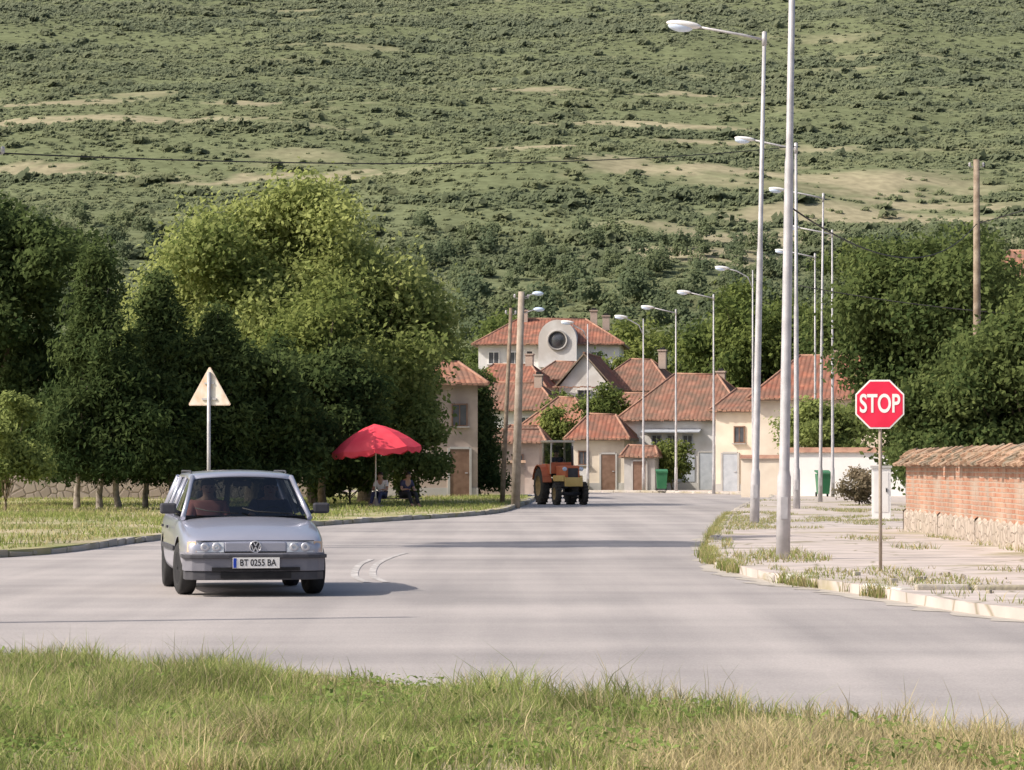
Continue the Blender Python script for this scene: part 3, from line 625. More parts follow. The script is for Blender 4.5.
def house(label,x,y,rot,w,d,h,rh,ridge='x',hip=0.0,wm='wallwhite',rm='tileA',wins=(),lwins=(),doors=(),chim=(),o=.4,name='house',cat='house',plinth=True,fmat=None,z0=.1):
    e=empty(name,(x,y,z0),R(rot)); mb=MB()
    hw=w/2; vs=[(-hw,0,-.2),(hw,0,-.2),(hw,d,-.2),(-hw,d,-.2),(-hw,0,h),(hw,0,h),(hw,d,h),(-hw,d,h)]
    mb.add(vs,[(0,1,5,4),(1,2,6,5),(2,3,7,6),(3,0,4,7)])
    if hip==0:
        zz=h+rh-.14
        if ridge=='x': mb.add([(-hw,0,h),(-hw,d,h),(-hw,d/2,zz),(hw,0,h),(hw,d,h),(hw,d/2,zz)],[(0,2,1),(3,4,5)])
        else: mb.add([(-hw,0,h),(hw,0,h),(0,0,zz),(-hw,d,h),(hw,d,h),(0,d,zz)],[(0,1,2),(3,5,4)])
    mb.obj('wall',M[wm],e)
    if plinth:
        pb=MB(); pb.box((0,-.03,.1),(w+.04,.06,.6)); pb.box((-hw-.03,d/2,.1),(.06,d,.6)); pb.obj('plinth',M['wallgrey'],e)
    rb=MB(); roof_geo(rb,w,d,h,rh,ridge,hip,o)
    ro=rb.obj('roof',[M[rm],M['wood'],M['ridge']],e)
    for (cx,cy,cz,ch) in chim:
        cbm=MB(); cbm.box((0,0,ch/2),(.5,.45,ch)); cbm.box((0,0,ch+.04),(.62,.57,.09)); cbm.box((0,0,ch+.16),(.3,.3,.16),1)
        c=cbm.obj('chimney',[M['wallpink'],M['dark']],ro); c.location=(cx,cy,cz)
    for q in wins: win(e,q[0],q[1],q[2],q[3],shutter=q[4] if len(q)>4 else fmat)
    for q in lwins: win(e,-hw,q[1],q[2],q[3],y=q[0],side='left')
    for q in doors:
        db=MB(); db.box((0,-.03,q[2]/2),(q[1],.08,q[2])); 
        for sx in(-1,1): db.box((sx*(q[1]/2+.05),-.04,q[2]/2),(.1,.12,q[2]+.1),1)
        db.box((0,-.041,q[2]+.05),(q[1]-.01,.12,.1),1)
        dd=db.obj('door',[q[3] if len(q)>3 else M['wood'],M['wallgrey']],e); dd.location=(q[0],0,0)
        hb=MB(); hb.box((q[1]*.35,-.09,1.05),(.12,.05,.04)); hb.obj('handle',M['steel'],dd)
    top(e,label,cat); return e
blue=pm('blue_grey_paint',(.36,.39,.44),(.46,.49,.54),3,.6); brn=pm('brown_door',(.17,.10,.07),(.24,.15,.11),4,.6)
h1=house('white single-storey house with red hipped tile roof and shopfront',9.7,194,-14,6.9,8,4.0,2.7,'x',2.6,'wallwhite','tileB',
  wins=[(-1.5,2.7,.5,.75,blue),(-.6,2.7,.5,.75,blue),(.3,2.7,.5,.75,blue),(2.3,2.6,.6,.9,brn)],doors=[(-2.6,.9,2.1,blue),(1.4,.85,2.1,blue)],chim=[(1.2,5.5,5.4,1.4)],lwins=[(2,2.6,.7,1.0)])
mb=MB(); mb.box((-.6,-.05,1.2),(2.6,.05,1.5)); mb.box((-.6,-.35,3.35),(3.4,.7,.06),rx=R(14)); mb.obj('shutter',blue,h1)
house('cream house with broad weathered red tiled roof',17.0,173,-12,9.4,8,4.8,2.3,'x',2.2,'wallcream','tileA',
  wins=[(-2.4,3.6,.6,.9,brn),(.2,3.6,.6,.9,brn)],chim=[(-1,5,6.1,1.2),(2,3,6.2,.9)],lwins=[(3.5,3.3,.6,.9)])
house('tall narrow yellow-cream house with brown tiled roof',11.9,180,-18,2.4,6,4.3,1.2,'x',.7,'wallcream','tileB',wins=[(.1,3.0,.5,.8,brn)],doors=[(-.4,.8,2.0,blue)],o=.3)
house('small cream house with low red tiled lean roof',4.8,191,-9,3.0,4,2.9,1.4,'x',1.1,'wallcream','tileA',wins=[(-.8,1.8,.5,.7,brn)],doors=[(.6,.8,2.0,brn)],o=.35)
house('white house with brown tiled roof seen over a smaller one',6.8,205,-18,4.4,6,4.2,1.6,'x',1.6,'wallwhite','tileB',wins=[(-1,3.4,.6,.7),(1,3.4,.6,.7)])
house('two-storey white house with hipped red tile roof',7.9,228,-14,5.2,7,6.4,2.2,'x',2.3,'wallwhite','tileB',wins=[(-1,5.6,.7,.9),(1.2,5.6,.7,.9)],chim=[(1.6,3,7.9,1.2)])
house('white gable-fronted house with steep dark red roof',4.7,222,-8,3.3,9,6.5,2.2,'y',0,'wallwhite','tileA',wins=[(0,5.8,.8,.9)],o=.3)
house('long white house with wide weathered red tiled roof',-.3,215,-10,6.0,7,4.9,1.8,'x',2.0,'wallwhite','tileB',wins=[(-1.2,4,.6,.8),(1.2,4,.6,.8)],chim=[(1.5,3,6.2,.9)])
house('white house with faded orange roof below the upper house',-.6,230,-12,5.4,6,6.6,1.7,'x',1.8,'wallwhite','tileA',wins=[(-1.2,5.8,.6,.8),(1.0,5.8,.6,.8)],chim=[(1.2,3,8.0,.9)])
house('low white house with brown roof below the round window',3.1,234,-14,3.0,5,7.3,1.3,'x',1.2,'wallwhite','tileB',wins=[(.2,6.6,.6,.7)])
house('house with faded brown tiled roof and pale walls',2.6,203,-16,3.8,5,3.6,1.9,'x',1.8,'wallwhite','tileC',wins=[(-.8,2.6,.5,.7,brn),(.8,2.6,.5,.7,brn)])
house('pale grey house with low brown roof by the bend',.5,195,-6,2.6,4,2.7,1.0,'x',.8,'wallgrey','tileB',wins=[(.2,1.8,.5,.7)],o=.3)
house('small outbuilding with weathered tile roof',7.0,187.5,-10,1.7,2,1.9,.6,'x',.3,'wallgrey','tileB',o=.2,plinth=False,name='shed',cat='shed',doors=[(0,.7,1.6,brn)])
big=house('large white upper house with long red tile roof',2.6,242,-4,10.0,9,10.0,2.0,'x',3.0,'wallwhite','tileA',wins=[(-3.9,9.0,.7,.8),(-2.4,9.0,.7,.8),(3.4,9.0,.7,.8)],chim=[(-2,4,11.5,1.0),(3.0,4.5,11.3,1.2),(3.9,4.2,11.1,1.0)])
gb=MB(); arc=[(-1.35,8.3)]+[(-1.35*math.cos(t),10.2+1.45*math.sin(t)) for t in np.linspace(0,math.pi,18)]+[(1.35,8.3)]
gb.slab([(a_+.7,b_) for a_,b_ in arc],-1.3,3.2); gb.obj('dormer',M['wallwhite'],big)
cw=MB(); cw.lathe([(-1.34,.02),(-1.34,.62),(-1.30,.62)],(.7,0,10.2),'y',28,0); wdo=cw.obj('window',M['pane'],big)
cf=MB(); cf.lathe([(-1.305,.60),(-1.42,.60),(-1.42,.74),(-1.305,.74)],(.7,0,10.2),'y',28,0); cf.obj('frame',M['wallgrey'],wdo)
house('beige roadside house with terracotta tiled roof half hidden by trees',-3.6,150,6,4.2,7,5.0,1.1,'x',1.0,'wallpink','tileC',wins=[(1.3,3.6,.6,.9,brn),(-.2,3.6,.6,.9,brn)],doors=[(1.3,.85,2.1,brn)],o=.45)
house('grey shed with flat-pitched tile roof beside house',-.4,176,-5,3.6,4,2.6,.7,'x',.5,'wallpink','tileB',wins=[(.7,1.6,.5,.6,brn)],plinth=False,name='shed',cat='shed')
house('tall house with orange tile roof behind trees',25.4,165,-10,5,7,10.4,1.6,'x',1.5,'wallpink','tileC',wins=[(-1.5,9.2,.7,.9),(.5,9.2,.7,.9)])
def gwall(label,x,y,rot,w,h,t,mat,cop=None,ch=.12):
    e=empty('garden_wall',(x,y,.1),R(rot)); mb=MB(); mb.box((0,0,h/2-.1),(w,t,h+.2))
    mb.obj('wall',mat,e)
    if cop:
        cb=MB(); vs=[(-w/2-.05,-t/2-.12,h+.005),(w/2+.05,-t/2-.12,h+.005),(w/2+.05,0,h+.01+ch),(-w/2-.05,0,h+.01+ch),(-w/2-.05,t/2+.1,h+.005),(w/2+.05,t/2+.1,h+.005)]
        cb.add(vs,[(0,1,2,3),(3,2,5,4),(0,3,4),(1,5,2),(0,4,5,1)]); cb.obj('coping',cop,e)
    top(e,label,'wall'); return e
brightw=pm('bright_limewash',(.78,.77,.76),(.84,.83,.82),1.5,.9,.1)
gwall('bright white limewashed garden wall with red tiled coping',14.7,151,-12,5.4,1.95,.25,brightw,M['ridge'],.22)
gwall('cream plastered garden wall with tiled coping',12.1,158,-14,3.0,1.7,.25,M['wallcream'],M['ridge'],.16)
gwall('rough stone garden wall behind the trees',-15.5,140,1,15,1.5,.4,M['stonefar'],M['coping'])
gwall('pinkish low roadside wall with worn plaster',-.7,164,6,2.6,1.5,.25,M['wallpink'],M['coping'])
gwall('low plastered wall at road bend',3.3,190.2,-4,2.0,1.2,.25,M['wallwhite'])
# brick wall along pavement
e=empty('brick_wall',(8.42,73,.12))
def vert_face(mb,p0,p1,z0,z1,mi):
    L_=(Vector(p1)-Vector(p0)).length
    mb.add([(p0[0],p0[1],z0),(p1[0],p1[1],z0),(p1[0],p1[1],z1),(p0[0],p0[1],z1)],[(0,1,2,3)],mi,False,[[(0,z0),(L_,z0),(L_,z1),(0,z1)]])
poly=[(1.6,1.6),(.15,.5),(0,0),(-.02,-6),(-.1,-12),(-.2,-20),(-.3,-34)]
bk=MB(); st=MB(); BT=1.42
for a_,b_ in zip(poly[:-1],poly[1:]):
    vert_face(bk,a_,b_,.38,BT,0)
    dv=Vector((b_[0]-a_[0],b_[1]-a_[1])); n_=Vector((dv.y,-dv.x)).normalized()*.05
    K=max(1,int(dv.length/.3))
    for k in range(K):
        t0,t1=k/K,(k+1)/K; q0=Vector(a_).lerp(Vector(b_),t0)+n_*(1+.3*math.sin(k*1.7)); q1=Vector(a_).lerp(Vector(b_),t1)+n_*(1+.3*math.sin((k+1)*1.7))
        r0=Vector(a_).lerp(Vector(b_),t0); r1=Vector(a_).lerp(Vector(b_),t1); za=.37+.05*math.sin(k*2.3); zb_=.37+.05*math.sin((k+1)*2.3)
        st.add([(q0.x,q0.y,-.1),(q1.x,q1.y,-.1),(q1.x,q1.y,zb_),(q0.x,q0.y,za),(r1.x,r1.y,zb_+.05),(r0.x,r0.y,za+.05)],[(0,1,2,3),(3,2,4,5)])
    vert_face(bk,(b_[0]+.3,b_[1]),(a_[0]+.3,a_[1]),-.1,BT,0)
bk.obj('wall',M['brick'],e); st.obj('plinth',M['stone'],e)
cp=MB(); rngc=random.Random(4)
for a_,b_ in zip(poly[:-1],poly[1:]):
    dv=Vector((b_[0]-a_[0],b_[1]-a_[1],0)); Ln=dv.length; u=dv.normalized(); nn=Vector((u.y,-u.x,0)); rz=math.atan2(u.y,u.x)
    cc_=Vector((a_[0],a_[1],0))+u*Ln/2-nn*.15
    cp.box((cc_.x,cc_.y,BT+.10),(Ln+.1,.36,.18),0,rz=rz)
    k=int(Ln/.30)
    for row in range(4):
        for i in range(k):
            if rngc.random()<.06: continue
            c=Vector((a_[0],a_[1],0))+u*((i+.5+.33*row)*Ln/k)+nn*(.15-row*.10+rngc.uniform(-.04,.04))+Vector((0,0,BT+.02+row*.075+rngc.uniform(-.02,.02)))
            cp.box(tuple(c),(Ln/k*.90,.24,.045),0,rz=rz+rngc.uniform(-.07,.07),rx=.42+rngc.uniform(-.10,.10),ry=rngc.uniform(-.06,.06))
cp.obj('coping',M['coping'],e)
top(e,'low brick wall on rubble stone base with uneven clay tile coping','wall')
# ------------------------------------------------------------------ poles and lamps
def street_lamp(x,y,h,arm=2.2,lean=0.0,r=.085,label='tall grey steel street lamp with single arm over road',curved=False,armdir=180,hs=.78):
    e=empty('street_lamp',(x,y,.12)); e.rotation_euler=(0,lean,0)
    mb=MB(); mb.tube([(0,0,-.1),(0,0,1.2),(0,0,1.3),(0,0,h*.55),(0,0,h*.56),(0,0,h)],[r*1.35,r*1.3,r,r*.85,r*.7,r*.5],12)
    mb.box((0,-r*1.3,.75),(.1,.02,.32)); mb.obj('pole',M['steel'],e)
    ab=MB(); ca,sa=math.cos(R(armdir)),math.sin(R(armdir))
    def pt(d,z): return (ca*d,sa*d,z)
    if curved: pa=[pt(0,h-.9),pt(.25,h-.35),pt(.8,h-.05),pt(arm-.5,h+.1)]
    else: pa=[pt(-.06,h-.22),pt(.5,h-.1),pt(arm-.65,h+.08)]
    ab.tube(pa,[.03]*len(pa),8); 
    if not curved: ab.tube([pt(0,h-.34),pt(0,h-.02)],[r*.7,r*.7],10)
    ab.obj('arm',M['steel'],e)
    hb=MB(); rot=Matrix.Rotation(R(armdir),3,'Z')@Matrix.Rotation(R(-6),3,'Y')
    hb.ell(pt(arm-.38,h+.12),(.45*hs,.15*hs,.10*hs),0,16,8,rot)
    hd=hb.obj('lamp_head',M['white'],e)
    lb=MB(); lb.ell(pt(arm-.30,h+.065),(.32*hs,.14*hs,.13*hs),0,16,8,rot); lb.obj('lamp_glass',M['lens'],hd)
    top(e,label,'street lamp','street lamps along the road'); return e
lamps=[(5.75,81,11.7,2.3,.022,False,.95),(9.0,108,11.6,2.0,.0,False,.75),(11.55,128,11.6,2.1,.012,False,.75),(13.9,148,11.6,2.1,0,False,.75),(14.75,166,11.7,2.0,0,False,.75),
 (12.0,170,11.1,1.9,0,True,.85),(10.4,176,10.2,1.9,0,False,.85),(8.85,184.2,9.8,1.9,0,False,.85),(7.2,187,9.4,1.6,0,True,.85),(4.2,189.3,9.2,1.5,0,True,.85)]
for (x,y,h,arm,ln,cv,hs) in lamps: street_lamp(x,y,h,arm,ln,.085 if y<120 else .065,curved=cv,hs=hs,label='tall grey steel street lamp with curved arm' if cv else 'tall grey steel street lamp with single arm over road')
street_lamp(3.98,50.2,10.6,2.3,.018,.078,label='thick grey steel street lamp on pavement corner with weeds at base')
def upole(label,x,y,h,r,mat,lean=0,lampy=False):
    e=empty('utility_pole',(x,y,.1)); e.rotation_euler=(0,lean,0); mb=MB()
    mb.tube([(0,0,-.2),(0,0,h*.5),(0,0,h)],[r*1.2,r,r*.8],10); mb.obj('pole',M[mat],e)
    ib=MB()
    for sx in(-1,1): ib.lathe([(0,.02),(.04,.045),(.07,.03),(.1,.045),(.13,.02),(.135,.0)],(sx*(r+.09),0,h-.22),'z',8); ib.tube([(0,0,h-.25),(sx*(r+.09),0,h-.22)],[.012,.012],5)
    ib.obj('insulator',M['steel'],e)
    if lampy:
        for (dx,dz) in((.45,-.05),(.5,-.6)):
            ab=MB(); ab.tube([(r*.5,0,h+dz-.15),(dx,-.05,h+dz)],[.02,.02],6); a_=ab.obj('arm',M['steel'],e)
            lb=MB(); lb.ell((dx+.12,-.05,h+dz),(.2,.1,.08),0,12,6); lb.obj('lamp_head',M['lens'],a_)
    top(e,label,'utility pole'); return e
upole('thick weathered concrete utility pole with two small lamps at road edge',.12,118,7.4,.14,'concrete',.028,True)
upole('thin leaning wooden brace pole beside concrete pole',-.35,121.5,7.0,.08,'wood',.045)
upole('tall grey-brown wooden utility pole behind trees',14.45,106,10.9,.12,'wood')
upole('grey-brown wooden utility pole at roadside',-9.22,60,7.1,.16,'wood')
upole('brown wooden utility pole on grass bank',-11.5,30.4,9.4,.12,'wood')
def wire(pts,sag,r=.011):
    a,b=Vector(pts[0]),Vector(pts[1]); P=[a.lerp(b,t)-Vector((0,0,sag*4*t*(1-t))) for t in np.linspace(0,1,22)]
    mb=MB(); mb.tube(P,[r]*len(P),5); o=mb.obj('overhead_wire',M['black']); top(o,'thin dark overhead wire strung between poles','wire','overhead wires'); return o
wire([(-9.22,60,7.0),(9.0,108,11.6)],.35,.014)
wire([(-9.22,60,7.0),(-30,58,7.5)],.3,.014)
wire([(4.1,50.2,5.3),(14.45,106,9.0)],.9,.014)
wire([(14.45,106,9.0),(26,92,14)],.6,.018)
wire([(9.0,108,7.2),(22,104,6.0)],.4,.016)
# ------------------------------------------------------------------ signs
def sign_post(parent,h,r=.03,mat='steel'):
    mb=MB(); mb.tube([(0,0,-.1),(0,0,h)],[r,r],10); return mb.obj('post',M[mat],parent)
e=empty('stop_sign',(4.8,44.5,.12),R(-12))
sign_post(e,2.3,.023,'concrete')
def octo(r): return [(r*math.cos(R(22.5+45*k)),2.17+r*math.sin(R(22.5+45*k))) for k in range(8)]
mb=MB(); mb.slab(octo(.345),-.045,-.03,0); pn=mb.obj('sign_panel',M['white'],e,bevel=.004)
mb=MB(); mb.slab(octo(.322),-.049,-.044,0); mb.obj('sign_face',M['red'],pn)
text_obj('lettering','STOP',.335,M['white'],pn,(0,-.052,2.17),(R(90),0,0),.66,.002,.007)
mb=MB(); mb.box((0,-.026,2.3),(.3,.02,.04)); mb.box((0,-.0265,2.02),(.3,.02,.04)); mb.obj('bracket',M['steel'],e)
top(e,'red octagonal STOP sign with white lettering on thin post','road sign')
e=empty('triangular_sign',(-6.75,76,.12),R(-14)); sign_post(e,3.45,.04,'steel')
cream=pm('stained_sign_back',(.80,.77,.72),(.74,.66,.55),2.5,.5,c3=(.66,.48,.34),s3=2.2); orange=pm('rusty_sign_edge',(.70,.52,.40),(.78,.68,.58),5,.5)
def tri(s,zc):
    pts=[]
    for k in range(3):
        a=R(90+120*k); c=(s*math.cos(a),zc+s*math.sin(a))
        for da in(-40,0,40): pts.append((c[0]-.035*math.cos(a)+.035*math.cos(a+R(da)),c[1]-.035*math.sin(a)+.035*math.sin(a+R(da))))
    return pts
mb=MB(); mb.slab(tri(.56,3.0),.045,.055); pn=mb.obj('sign_panel',orange,e)
mb=MB(); mb.slab(tri(.53,3.0),.040,.046); mb.obj('sign_face',cream,pn)
mb=MB(); mb.box((0,.02,3.2),(.22,.03,.04)); mb.box((0,.02,2.85),(.34,.03,.04)); mb.obj('bracket',M['steel'],e)
top(e,'pale rust-stained triangular traffic sign on grey post by kerb','road sign')
# ------------------------------------------------------------------ bins, utility box
green=pm('green_plastic',(.03,.15,.07),(.05,.19,.09),3,.5)
def bin_(x,y,rot):
    e=empty('waste_bin',(x,y,.12),R(rot)); mb=MB()
    a=[(-.24,-.24),(.24,-.24),(.24,.26),(-.24,.26)]; b=[(-.30,-.30),(.30,-.30),(.30,.34),(-.30,.34)]
    mb.add([(p[0],p[1],.12) for p in a]+[(p[0],p[1],1.0) for p in b],[(3,2,1,0),(4,5,6,7)]+[(i,(i+1)%4,4+(i+1)%4,4+i) for i in range(4)])
    mb.box((0,-.31,.98),(.64,.04,.06)); mb.obj('body',green,e)
    lb=MB(); lb.add([(-.32,-.34,1.012),(.32,-.34,1.012),(.32,.38,1.1),(-.32,.38,1.1),(-.32,-.34,1.05),(.32,-.34,1.05),(.32,.38,1.16),(-.32,.38,1.16)],[(3,2,1,0),(4,5,6,7),(0,1,5,4),(1,2,6,5),(2,3,7,6),(3,0,4,7)]); lb.obj('lid',green,e)
    for sx in(-.25,.25):
        wb=MB(); wb.lathe([(-.03,.02),(-.03,.1),(.03,.1),(.03,.02)],(sx,.3,.1),'x',14); wb.obj('wheel',M['black'],e)
    top(e,'green plastic wheeled waste bin by roadside','waste bin','green waste bins')
bin_(8.0,182.5,0); bin_(13.6,149.3,5)
e=empty('utility_cabinet',(9.3,86,.12),R(-6)); mb=MB(); mb.box((0,0,.65),(.48,.4,1.3)); mb.obj('body',M['white'],e,bevel=.01)
mb=MB(); mb.box((0,0,1.335),(.54,.48,.06)); mb.obj('lid',M['wallgrey'],e); mb=MB(); mb.box((0,-.205,.7),(.36,.012,1.0)); d=mb.obj('door',M['wallwhite'],e)
mb=MB(); mb.box((.13,-.225,.75),(.03,.03,.1)); mb.obj('handle',M['black'],d)
top(e,'white upright utility cabinet beside brick wall','utility cabinet')
# ------------------------------------------------------------------ people
skin_m=pm('skin',(.44,.26,.19),(.50,.31,.23),6,.6); hair_m=pm('dark_hair',(.02,.015,.012),(.04,.03,.025),20,.6)
lips=pm('lips',(.35,.12,.1))
def skin_mesh(name,chains,mat,parent,sub=2,root=0):
    idx={};vs=[];rs=[];es=[]
    for ch in chains:
        prev=None
        for p,r in ch:
            k=tuple(round(a,4) for a in p)
            if k not in idx: idx[k]=len(vs); vs.append(p); rs.append(r)
            i=idx[k]
            if prev is not None and prev!=i: es.append((prev,i))
            prev=i
    me=bpy.data.meshes.new(name); me.from_pydata(vs,es,[]); o=bpy.data.objects.new('tmp',me); link(o)
    o.modifiers.new('s','SKIN')
    for i,r in enumerate(rs): me.skin_vertices[0].data[i].radius=(r,r)
    me.skin_vertices[0].data[root].use_root=True
    sb=o.modifiers.new('u','SUBSURF'); sb.levels=sub; sb.render_levels=sub
    m2=bake(o); bpy.data.objects.remove(o); m2.materials.clear(); m2.materials.append(mat)
    for p in m2.polygons: p.use_smooth=True
    q=bpy.data.objects.new(name,m2); link(q); q.parent=parent; return q
def person(label,loc,rotz,shirt,trous,hands,feet=None,lean=0.0,hairlen=0,tl=.85):
    e=empty('person',loc,R(rotz))
    P0=(0,0,.02); ch=(0,-lean*.6+.02,.36); nk=(0,-lean*.9,.50); hd=(0,-lean*1.0-.02,.62); hc=(0,-lean*1.0-.01,.69)
    body=[[(P0,.12),((0,-lean*.3+.01,.18),.115),(ch,.135),(nk,.058),((0,-lean-.015,.565),.072),(hd,.088),(hc,.07)]]
    shc=[[(P0,.135),((0,-lean*.3+.01,.18),.13),(ch,.15),((0,ch[1],.44),.10)]]
    for s_,(hx,hy,hzv) in zip((-1,1),hands):
        sh=(s_*.18,ch[1],.42); elb=(s_*.25,(ch[1]+hy)/2+.06,min(.42,hzv)*.5+.08 if hzv<.3 else .22); hdp=(hx,hy,hzv)
        dv=(Vector(hdp)-Vector(elb)).normalized(); wr=tuple(Vector(hdp)-dv*.08)
        body.append([(ch,.135),(sh,.062),(elb,.043),(wr,.028),(hdp,.034)])
        side=dv.cross(Vector((0,0,1))).normalized()
        for f,(off,ln) in enumerate([(-.03,.07),(-.01,.085),(.01,.08),(.03,.06)]):
            b0=Vector(hdp)+dv*.02+side*off; m1=b0+dv*ln*.6; t1=m1+dv*ln*.3+Vector((0,0,-ln*.35))
            body.append([(hdp,.034),(tuple(b0),.011),(tuple(m1),.009),(tuple(t1),.008)])
        th=Vector(hdp)-side*s_*.045; body.append([(hdp,.034),(tuple(th),.012),(tuple(th+dv*.05-side*s_*.01),.009)])
        shc.append([(ch,.15),(sh,.078),(tuple(Vector(sh).lerp(Vector(elb),.7)),.06)])
    tr=[]
    for s_ in(-1,1):
        hp=(s_*.1,0,.0); kn=(s_*.13,-.43,.06); an=(s_*.13,-.48 if feet is None else feet[0],-.36 if feet is None else feet[1]); to=(an[0]+s_*.02,an[1]-.16,an[2]-.05)
        body.append([(P0,.12),(hp,.085),(kn,.058),(an,.038),(to,.03)])
        tr.append([(P0,.14),(hp,.10),(kn,.075),(tuple(Vector(kn).lerp(Vector(an),tl)),.055)])
    b=skin_mesh('body',body,skin_m,e)
    skin_mesh('shirt',shc,shirt,b); skin_mesh('trousers',tr,trous,b)
    hb=MB(); hb.ell((0,hd[1]+.022,.675),(.09,.095,.075),0,14,8); hb.ell((0,hd[1]+.06,.62-hairlen*.5),(.082,.05,.09+hairlen),0,12,8); hb.obj('hair',hair_m,b)
    fb=MB()
    for s_ in(-1,1): fb.ell((s_*.032,hd[1]-.082,.628),(.013,.008,.008),1,8,6); fb.ell((s_*.09,hd[1]+.01,.61),(.012,.02,.03),0,8,6)
    fb.ell((0,hd[1]-.092,.598),(.013,.02,.02),0,8,6); fb.ell((0,hd[1]-.082,.565),(.025,.008,.007),2,8,6)
    fb.obj('face',[skin_m,hair_m,lips],b)
    top(e,label,'person'); return e
shirt_w=pm('white_shirt',(.78,.78,.80),(.84,.84,.86),5,.8); shirt_d=pm('dark_blue_shirt',(.05,.05,.10),(.08,.08,.15),5,.8); jeans=pm('blue_trousers',(.04,.045,.10),(.06,.07,.14),6,.8)
shirt_r=pm('pink_shirt',(.62,.22,.19),(.70,.30,.25),5,.8); trd=pm('black_trousers',(.03,.03,.035),(.04,.04,.045),5,.8)
bx_,by_=-3.9,111.6; sh_=.30
e=empty('bench',(bx_,by_,.12),R(-10)); mb=MB()
for k in range(3): mb.box((0,-.14+k*.14,sh_-.02),(1.9,.12,.035))
mb.obj('seat',M['wood'],e)
for sx in(-.75,.75):
    lb=MB(); hgt=sh_-.04; lb.box((sx,-.12,hgt/2),(.07,.06,hgt)); lb.box((sx,.12,hgt/2),(.07,.06,hgt)); lb.box((sx,0,sh_-.065),(.06,.18,.05)); lb.obj('leg',M['wood'],e)
top(e,'low wooden plank bench on grass under umbrella','bench')
person('seated person in white top and dark trousers resting arms on knees',(bx_-.35,by_,.12+sh_+.11),-20,shirt_w,jeans,[(-.14,-.36,.17),(.14,-.36,.17)],feet=(-.62,-.33),lean=.14,tl=.96)
person('seated person in dark clothes leaning forward on bench',(bx_+.40,by_+.05,.12+sh_+.11),35,shirt_d,trd,[(-.12,-.38,.18),(.12,-.38,.16)],feet=(-.62,-.33),lean=.2,tl=.96)
e=empty('parasol',(-4.43,111.0,.12)); redc=pm('red_canvas',(.74,.045,.08),(.80,.08,.11),2,.7)
cn=MB(); nS=8; zt=2.72; Rr_=1.45; tilt=Matrix.Rotation(R(-5),3,'Y')
rows=[(0,zt),(.35,zt-.11),(.75,zt-.30),(1.1,zt-.53),(Rr_,zt-.82)]
vs=[];seg=nS*4
for ri,(r_,z_) in enumerate(rows):
    for k in range(seg):
        ph=(k%4)/4; sc=1-.055*math.sin(math.pi*ph)*(r_/Rr_); dz=-.05*math.sin(math.pi*ph)*(r_/Rr_)
        a_=2*math.pi*k/seg; vs.append((r_*sc*math.cos(a_),r_*sc*math.sin(a_),z_+dz))
for k in range(seg):
    x_,y_,z_=vs[4*seg+k]; vs.append((x_*1.01,y_*1.01,z_-.17+.04*math.cos(k*math.pi)))
fs=[]
for ri in range(5):
    for k in range(seg): fs.append((ri*seg+k,ri*seg+(k+1)%seg,(ri+1)*seg+(k+1)%seg,(ri+1)*seg+k))
pv=Vector((0,0,2.2)); vs=[tilt@(Vector(v)-pv)+pv for v in vs]
cn.add(vs,fs,0,False); cn.obj('canopy',redc,e)
pb=MB(); pb.tube([(0,0,0),(0,0,2.68)],[.025,.02],8); pb.obj('pole',M['white'],e)
rb=MB()
for k in range(8):
    a_=2*math.pi*k/8; rb.tube([(0,0,2.1),tuple(tilt@(Vector((.85*math.cos(a_),.85*math.sin(a_),2.2))-pv)+pv)],[.01,.01],5)
rb.obj('ribs',M['steel'],e); bb=MB(); bb.lathe([(0,.3),(.06,.3),(.1,.12),(.3,.04)],(0,0,0),'z',18); bb.obj('base',M['concrete'],e)
top(e,'red canvas parasol on pole shading a bench','parasol')
print('misc',time.time()-T0)
# ------------------------------------------------------------------ car
silver=pm('silver_paint',(.37,.38,.46),(.39,.40,.48),2,.28,metal=.35,coat=.7,spec=.5)
bumperm=pm('bumper_plastic',(.17,.17,.20),(.20,.20,.23),6,.5)
cglass=glass_mat('car_glass',(.34,.37,.38),.30)
car=empty('car',(-3.27,40.95,.008)); car.rotation_euler=(0,0,R(9.3))
st_=[(-2.22,.64,.33,.585,.61),(-2.19,.735,.29,.635,.665),(-2.08,.79,.27,.685,.725),(-1.75,.828,.25,.75,.805),(-1.38,.842,.23,.80,.858),(-1.05,.848,.22,.845,.90),(-.6,.85,.21,.875,.92),(.2,.852,.20,.89,.93),(1.0,.85,.21,.90,.935),(1.6,.842,.23,.905,.935),(2.0,.822,.27,.905,.93),(2.2,.79,.32,.895,.92),(2.26,.72,.36,.86,.88)]
def ring(y,w,zb,zs,zt):
    half=[(0,zb),(w*.5,zb),(w-.10,zb+.005),(w-.02,zb+.09),(w,.47),(w-.004,.60 if zs>.68 else zs-.07),(w-.03,zs-.04),(w-.085,zs),(w*.62,zs+.65*(zt-zs)),(w*.3,zs+.92*(zt-zs)),(0,zt)]
    return [(a,y,b) for a,b in half]+[(-a,y,b) for a,b in half[-2:0:-1]]
mb=MB(); vs=[]; 
for s_ in st_: vs+=ring(*s_)
nr=len(ring(*st_[0])); fs=[]
for i in range(len(st_)-1):
    for k in range(nr): fs.append((i*nr+k,(i+1)*nr+k,(i+1)*nr+(k+1)%nr,i*nr+(k+1)%nr))
fs.append(tuple(range(nr))); fs.append(tuple(range((len(st_)-1)*nr,len(st_)*nr))[::-1])
mb.add(vs,fs,0,True); bo=mb.obj('tmpbody',[silver,M['dark']])
sb=bo.modifiers.new('s','SUBSURF'); sb.levels=2; sb.render_levels=2
cut=MB(); 
